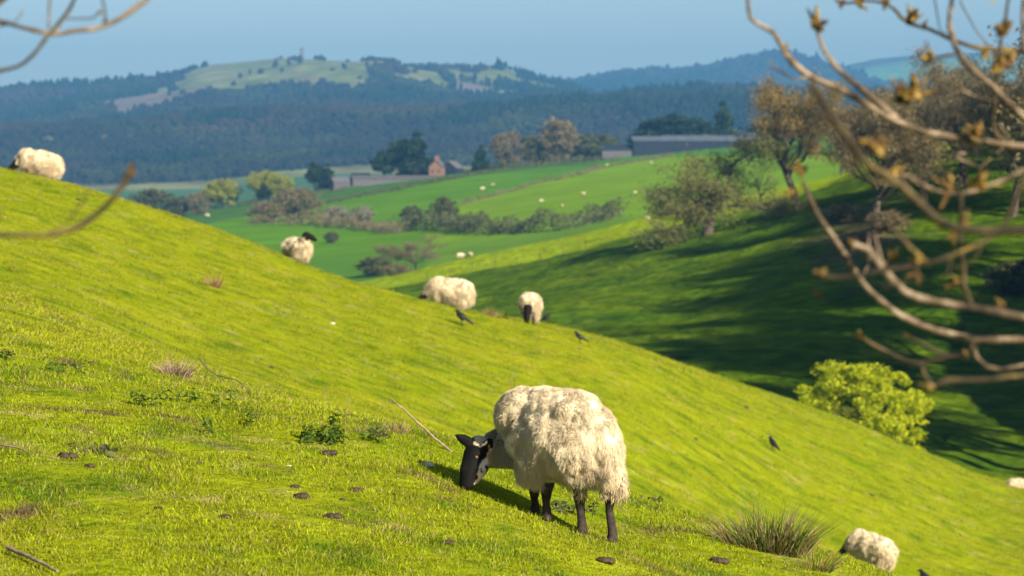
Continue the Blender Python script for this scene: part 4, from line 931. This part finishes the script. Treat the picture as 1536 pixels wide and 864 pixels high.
b = MB(); zz = h1(LX, LY); X, rr, q = smooth_line([(LX, LY, zz-.3), (LX, LY, zz+.7), (LX+.05, LY, 0), (LX, LY+.03, 1.2), (LX-.2, LY, 2.6)], [.2, .15, .13, .1, .04], 8); b.tube(X, rr, 14); obj('trunk', b.mesh('trunk', M_BARK), lt, -lt.location)
def EL_(z, r=.03): return (LX, LY, z, r)
add_branch(lt, [(240, -28, 9), (228, -2, 11), (205, 14, 11), (180, 30, 10), (155, 40, 10), (120, 46, 10), (80, 50, 9), (40, 42, 9), (0, 33, 9)], 5.6, M_TWIGBARK, EL_(.35), 30, [(158, 36, 10, 1.3)])
add_branch(lt, [(122, -25, 7), (112, 5, 7), (98, 28, 8), (84, 45, 8), (72, 58, 9), (55, 80, 8), (32, 97, 7), (0, 107, 8)], 5.6, M_DARKTWIG, EL_(.2), 31)
add_branch(lt, [(78, -25, 4), (77, 10, 5), (74, 48, 5)], 5.6, M_TWIGBARK, None, 32, name='twig')
add_branch(lt, [(153, -25, 3), (157, 5, 4), (162, 36, 5)], 5.6, M_DARKTWIG, None, 33, name='twig')
add_branch(lt, [(100, 29, 4), (125, 30, 4), (144, 28, 4), (153, 18, 5)], 5.6, M_DARKTWIG, None, 34, [(152, 20, 9, 1.2)], name='twig')
add_branch(lt, [(30, -28, 14), (12, -5, 14), (-15, 15, 14)], 5.6, M_DARKTWIG, EL_(.5), 36, name='branch')
add_branch(lt, [(196, 258, 19), (189, 272, 13), (166, 301, 11), (140, 326, 12), (105, 345, 13), (60, 351, 10), (0, 352, 11)], 5.0, M_DARKTWIG, EL_(-.2), 35, [(197, 258, 19, 1.3)])

# ------------------------------------------------------------------ small things on the knoll
def blade_fan(b, rng, n, rx, ry, L0, L1, w, cols, lean=.5):
    for k in range(n):
        a = rng.uniform(0, 6.28); r = math.sqrt(rng.random()); x, y = math.cos(a)*r*rx, math.sin(a)*r*ry; L = rng.uniform(L0, L1)*(1-.25*r)
        d = np.array([math.cos(a)*lean*r+rng.normal()*.18, math.sin(a)*lean*r+rng.normal()*.18, 1.]); d /= np.linalg.norm(d)
        p0 = np.array([x, y, -.03]); p1 = p0+d*L*.55; p2 = p0+d*L+np.array([d[0], d[1], -abs(d[0])*.5])*L*.25
        c = np.array(cols[rng.integers(len(cols))])*rng.uniform(.7, 1.25); b.tube([p0, p1, p2], [w, w*.8, w*.15], 3, c)
def rush(label, px, py, rx, hgt_, n, d=None, cols=((.07, .11, .015), (.10, .14, .02), (.09, .15, .02), (.24, .15, .06), (.16, .10, .045), (.30, .24, .12)), lean=.5, w=.0024):
    P = on(px, d) if d else find(px, py, 11.5, 21); rng = np.random.default_rng(int(px)); b = MB()
    blade_fan(b, rng, n, rx, rx*.55, hgt_*.3, hgt_, w, cols, lean)
    o = tag(obj('rush_clump', b.mesh('rush_clump', M_RUSH, True, True), None, P), label, 'rushes')
P = find(1160, 815, 12, 18)
rush('big tussock of tall brown and green rushes near the lower right corner', 1152, 826, .24, .40, 560, 16.4, lean=.7, w=.003)
rush('second rush spray splaying out low on the right flank of the big tussock', 1222, 845, .10, .22, 130, 16.0, lean=1.1)
rush('small dry reddish rush tuft behind the dark weed patch, left of the ewe', 556, 652, .10, .15, 110, cols=((.32, .24, .12), (.22, .15, .06), (.10, .13, .03)))
rush('small dry reddish grass tuft right below the leaning stick', 594, 650, .06, .16, 60, cols=((.34, .25, .12), (.28, .17, .08)))
def stick(label, pts, r, mat=M_STICK, k=6, lift=0., name='stick', cat='stick', fork=None):
    b = MB(); X, rr, q = smooth_line(pts, np.linspace(r, r*.5, len(pts)), 5); X = X+vecnoise3(X*30, 5)*.004; b.tube(X, rr*(1+.12*vnoise3(X*90, 2)), k)
    if fork:
        for f in fork: b.tube(f, [r*.6, r*.45, r*.2][:len(f)], 5)
    c = Vector(pts[0]); o = obj(name, b.mesh(name, mat)); return tag(o, label, cat)
A = find(676, 678, 14, 20); B_ = A+Vector((-91/F0*A.y, .1, 78/F0*A.y))
stick('long bare stick leaning up to the left, planted beside the ewe head', [A-(B_-A)*.03, A+(B_-A)*.35+Vector((0, 0, -.006)), A+(B_-A)*.7, B_], .0085, fork=[[(A+(B_-A)*.02)[:], (A+Vector((-.05, 0, -.005)))[:], (A+Vector((-.09, .01, -.02)))[:]], [(A+(B_-A)*.45)[:], (A+(B_-A)*.45+Vector((-.02, 0, -.012)))[:]]])
A = find(8, 834, 11.3, 14); B_ = find(82, 866, 11, 13.5)
stick('brown broken stick lying at the lower left corner', [A+Vector((0, 0, .03)), (A+B_)/2+Vector((0, 0, .03)), B_+Vector((0, 0, .02))], .011)
A = find(0, 674, 13, 20); B_ = find(48, 690, 13, 20)
stick('thin pale stick lying at the left edge', [A+Vector((-.1, 0, .03)), (A+B_)/2+Vector((0, 0, .03)), B_+Vector((0, 0, .02))], .006)
A = find(298, 545, 17, 24); B_ = find(375, 592, 15, 22)
stick('dark bramble stem trailing right of the dead straw clump', [A+Vector((0, 0, .13)), A+(B_-A)*.25+Vector((0, 0, .05)), A+(B_-A)*.55+Vector((0, 0, .05)), A+(B_-A)*.8+Vector((0, 0, .06)), B_+Vector((0, 0, .02))], .006)
for px, py, hp, lab in ((517, 655, 64, 'thin dry upright stem between the pale stone and the reddish rushes'), (767, 590, 34, 'thin dark upright stem above the back of the ewe'), (486, 612, 32, 'short pale stalk beside the pale stone with a stick')):
    P = find(px, py, 15, 60); h = hp/F0*P.y; stick(lab, [P-Vector((0, 0, .02)), P+Vector((.004, 0, h*.5)), P+Vector((h*.12, 0, h))], .0028*P.y/16, name='dry_stem', cat='dry stem')
A = find(918, 755, 14, 17); stick('thin bent stalk behind the rear hooves of the ewe', [A, A+Vector((.07, .05, .05)), A+Vector((.13, .1, .12))], .0025, name='dry_stem', cat='dry stem')

def lump(bmn, seed, r, flat=.6):
    import bmesh
    bm = bmesh.new(); bmesh.ops.create_icosphere(bm, subdivisions=3, radius=1); V = np.array([v.co[:] for v in bm.verts]); Fc = np.array([[v.index for v in f.verts] for f in bm.faces]); bm.free()
    V = V*(1+.35*vnoise3(V*1.8, seed)+.22*vnoise3(V*4.5, seed+1))[:, None]*np.array([r, r*.8, r*flat]); return V, Fc
clods = [(100, 617, 14, 'dark dung clod above the flat leaf litter, far left'), (95, 688, 26, 'broad flat brown dung clod near the left edge'), (135, 546, 12, 'small dark clod right of the dark weed on the left'), (68, 538, 12, 'dark clod just above the left weeds'),
         (336, 779, 16, 'round dark dung clod alone in the lower left grass'), (495, 779, 26, 'wide dark dung clod in the middle of the lower grass'), (489, 683, 26, 'dark brown clod right under the dark green weed patch'), (450, 748, 22, 'flat dark clod with soil left of the shadow'),
         (440, 733, 14, 'small upright clod above the flat soil clod'), (530, 738, 20, 'dark clod between the flat soil clod and the ewe shadow'), (668, 818, 24, 'dark dung clod below and left of the fore hooves'), (1078, 846, 24, 'dark clod below the left flank of the big rush tussock'),
         (905, 846, 26, 'crumbly brown clod at the bottom below the rear hooves'), (512, 752, 12, 'tiny clod just left below the wide clod row'), (132, 702, 16, 'thin dark clod right of the broad flat clod'), (710, 764, 12, 'tiny clod on the grass below the ewe nose'),
         (1145, 852, 12, 'small grey clod at the foot of the big rush tussock'), (365, 574, 10, 'tiny dark clod below the bramble stem'), (296, 697, 12, 'small clod in the open grass left of centre'), (20, 795, 12, 'small clod above the broken stick'),
         (233, 765, 14, 'dim clod in the lower left grass left of the round clod'), (785, 862, 10, 'tiny clod cut by the bottom edge under the ewe'), (1262, 850, 10, 'tiny clod between the rushes and the lower sheep'), (430, 668, 12, 'small clod left of the dark green weed patch')]
for i, (px, py, w, lab) in enumerate(clods):
    P = find(px, py, 11.2, 22); r = w/2/F0*P.y; b = MB()
    for k in range(3 if w > 13 else 2):
        V, Fc = lump(None, i*7+k, r*(.62 if k else .8)*(.8+.5*((i*37+k*11) % 10)/10), .55); b.add(V+np.array([(k-1)*r*.7 if k else 0, (k % 2)*r*.3, r*.14]), None, Fc)
    tag(obj('dung_clod', b.mesh('dung_clod', M_HOOF), None, P), lab, 'dung clod', 'dung clods on the knoll')
for i, (px, py, d0, d1, w, lab) in enumerate([(498, 486, 30, 60, 10, 'pale weathered clod on the open slope left of the crest sheep'), (262, 320, 50, 66, 9, 'dark clod near the left skyline'), (1044, 660, 30, 80, 9, 'tiny dark clod far out on the slope right of the ewe'),
        (117, 300, 40, 66, 10, 'dark clod on the slope below the far left sheep'), (1310, 745, 40, 90, 9, 'tiny clod high on the slope above the lower sheep'), (1120, 612, 40, 90, 9, 'tiny clod on the slope near the hawthorn'), (405, 552, 24, 60, 9, 'tiny dark clod on the slope right of the straw clump')]):
    P = find(px, py, d0, d1); r = w/2/F0*P.y; V, Fc = lump(None, 300+i, r*.9); b = MB(); b.add(V, None, Fc); tag(obj('dung_clod', b.mesh('dung_clod', M_STONE if i == 0 else M_HOOF), None, P), lab, 'dung clod', 'clods on the far slope')
for px, py, w, lab, m in ((640, 700, 26, 'pale flat stone in the grass in front of the ewe nose', M_STONE), (484, 602, 14, 'pale lumpy stone at the knoll edge beside a short stalk', M_STONE), (432, 700, 8, 'small pale chip in the grass', M_STONE)):
    P = find(px, py, 13, 22); r = w/2/F0*P.y; V, Fc = lump(None, int(px), r, .4); b = MB(); b.add(V, None, Fc); tag(obj('stone', b.mesh('stone', m), None, P), lab, 'stone')

def weed(label, px, py, hp, n, seed, spread=.07, mat=M_NETTLE, rng_d=(12, 24), name='nettle_plant', cat='weed'):
    P = find(px, py, *rng_d); rng = np.random.default_rng(seed); o = thing(name, label, cat, P); st = MB(); lf = MB(); H_ = hp/F0*P.y
    for k in range(n):
        x, y = rng.normal()*spread, rng.normal()*spread; h = H_*rng.uniform(.6, 1.05); lx, ly = rng.normal()*.12*h, rng.normal()*.12*h
        st.tube([(x, y, -.02), (x+lx*.4, y, h*.5), (x+lx, y+ly, h)], [.003, .0025, .001], 4)
        m = max(3, int(h/.022))
        for j in range(1, m+1):
            t = j/m; c = np.array([x+lx*t+rng.normal()*.003, y+ly*t, h*t*rng.uniform(.93, 1.05)]); a0 = rng.uniform(0, 6.28)
            for s in (0, math.pi):
                a = a0+s; l = rng.uniform(.025, .065)*(1.15-.45*t); w = l*rng.uniform(.26, .42); dx = np.array([math.cos(a), math.sin(a), rng.uniform(-.7, .7)]); sd_ = np.array([-math.sin(a), math.cos(a), rng.uniform(-.6, .6)])
                V = [c, c+dx*l*.45-sd_*w+[0, 0, .003], c+dx*l+[0, 0, -l*.35], c+dx*l*.45+sd_*w+[0, 0, .003]]
                lf.add(V, [[0, 1, 2, 3]])
    obj('stem', st.mesh('stem', M_NETTLE), o); obj('leaf', lf.mesh('leaf', mat, False), o)
weed('leafy nettle sprig standing upright, centre of the left knoll', 314, 652, 34, 2, 1, .01)
weed('pair of nettle sprigs with drooping leaves left of the tall sprig', 220, 612, 24, 5, 2, .05)
weed('single small nettle sprig left of the drooping pair', 195, 606, 20, 2, 3, .02)
weed('dark weed with arching leaves at the left beside a clod', 85, 560, 20, 6, 4, .07)
weed('low dark weed at the far left edge of the knoll', 15, 540, 16, 5, 5, .05)
weed('dense dark green weed patch left of the leaning stick', 486, 665, 26, 26, 6, .075)
weed('upright dark sprig growing out behind the dense weed patch', 503, 662, 42, 3, 7, .02)
weed('loose weed cluster at the foot of the bramble stem', 300, 606, 22, 8, 8, .08)
weed('faint weed sprig right of the upright nettle', 374, 640, 24, 3, 9, .03)
weed('small weed rosette right of the tall reddish grass', 566, 664, 22, 5, 10, .04)
weed('grey-green thistle patch behind the hooves of the ewe', 846, 768, 12, 16, 11, .09, M_SCRUB, (13, 17), 'thistle_patch')
weed('small grey-green thistle behind the rear hoof', 980, 752, 10, 6, 12, .05, M_SCRUB, (13, 19), 'thistle_patch')
weed('small grey-green thistle rosette in the left grass', 140, 680, 14, 6, 13, .04, M_SCRUB, (12, 19), 'thistle_patch')
# dead straw clump on the far edge of the knoll
P = find(262, 566, 18, 26); rng = np.random.default_rng(8); b = MB(); blade_fan(b, rng, 300, .09, .08, .05, .24, .003, ((.34, .24, .14), (.24, .15, .09), (.14, .09, .05), (.42, .32, .22)), .7)
tag(obj('dead_clump', b.mesh('dead_clump', M_RUSH, True, True), None, P), 'brown heap of dead straw stems at the far edge of the knoll', 'dead plant')
for px, d, lab in ((322, 45, 'faint dry weed skeleton high on the left slope'), (735, 66, 'rusty dry dock stems behind the crest right of the side-on sheep'), (752, 67, 'second rusty dock tuft on the crest left of the head-on sheep')):
    P = on(px, d); b = MB(); blade_fan(b, rng, 40, .12, .1, .15, .35, .008, ((.30, .16, .08), (.22, .13, .08)), .6); tag(obj('dock_tuft', b.mesh('dock_tuft', M_RUSH, True, True), None, P), lab, 'dead plant')
# ------------------------------------------------------------------ air, light, camera
def haze():
    b = MB(); x0, x1, y0, y1, z0, z1 = -9500, 9500, -60, 9800, zmin-1, 410
    b.box(((x0+x1)/2, (y0+y1)/2, (z0+z1)/2), (x1-x0, y1-y0, z1-z0))
    m, nt, p = nmat('valley_haze'); nt.nodes.remove(p); v = nt.nodes.new('ShaderNodeVolumePrincipled')
    v.inputs['Color'].default_value = (*HAZE_COL, 1); v.inputs['Density'].default_value = HAZE_D; v.inputs['Anisotropy'].default_value = .0
    nt.links.new(v.outputs[0], nt.nodes['Material Output'].inputs['Volume'])
    o = obj('haze', b.mesh('haze', m, False)); tag(o, None, None, None, 'stuff')
HAZE_COL = (.13, .375, .70); HAZE_D = 1.55e-4
zmin = min(float(v.co.z) for nm in ('middle_hill', 'valley_fields', 'far_hills') for v in D.objects[nm].data.vertices)
haze()
W = D.worlds.new('World'); scene.world = W; W.use_nodes = True; nt = W.node_tree; bg = nt.nodes['Background']
sk = nt.nodes.new('ShaderNodeTexSky'); sk.sky_type = 'NISHITA'; sk.sun_disc = False; sk.sun_elevation = R(SUN_EL)
sd = Vector((math.cos(R(SUN_AZ))*math.cos(R(SUN_EL)), -math.sin(R(SUN_AZ))*math.cos(R(SUN_EL)), math.sin(R(SUN_EL))))
sk.sun_rotation = math.atan2(sd.x, sd.y); sk.air_density = 1.0; sk.dust_density = .8; sk.ozone_density = 1.8; sk.altitude = 300
nt.links.new(sk.outputs[0], bg.inputs[0]); bg.inputs[1].default_value = .06
sl = D.lights.new('sun', 'SUN'); sl.energy = 5.0; sl.angle = R(.5); sl.color = (1, .91, .74)
so = D.objects.new('sun', sl); COL.objects.link(so); so.rotation_euler = sd.to_track_quat('Z', 'Y').to_euler()
cam = D.cameras.new('camera'); co = D.objects.new('camera', cam); COL.objects.link(co); cam.lens = 100*F0/4266.67; cam.sensor_width = 36
co.location = (0, 0, 0); co.rotation_euler = (R(90)-math.atan((432-HZ)/F0), 0, 0); cam.clip_start = .1; cam.clip_end = 40000
cam.dof.use_dof = True; cam.dof.focus_distance = 15.6; cam.dof.aperture_fstop = 5.0; scene.camera = co
vs = scene.view_settings; vs.view_transform = 'Standard'; vs.look = 'None'; vs.gamma = 1; vs.exposure = 1.2
cy = scene.cycles; cy.use_denoising = True; cy.max_bounces = 5; cy.diffuse_bounces = 3; cy.glossy_bounces = 1; cy.transmission_bounces = 2; cy.volume_bounces = 0; cy.transparent_max_bounces = 4
cy.use_adaptive_sampling = True; cy.adaptive_threshold = .02; cy.caustics_reflective = False; cy.caustics_refractive = False
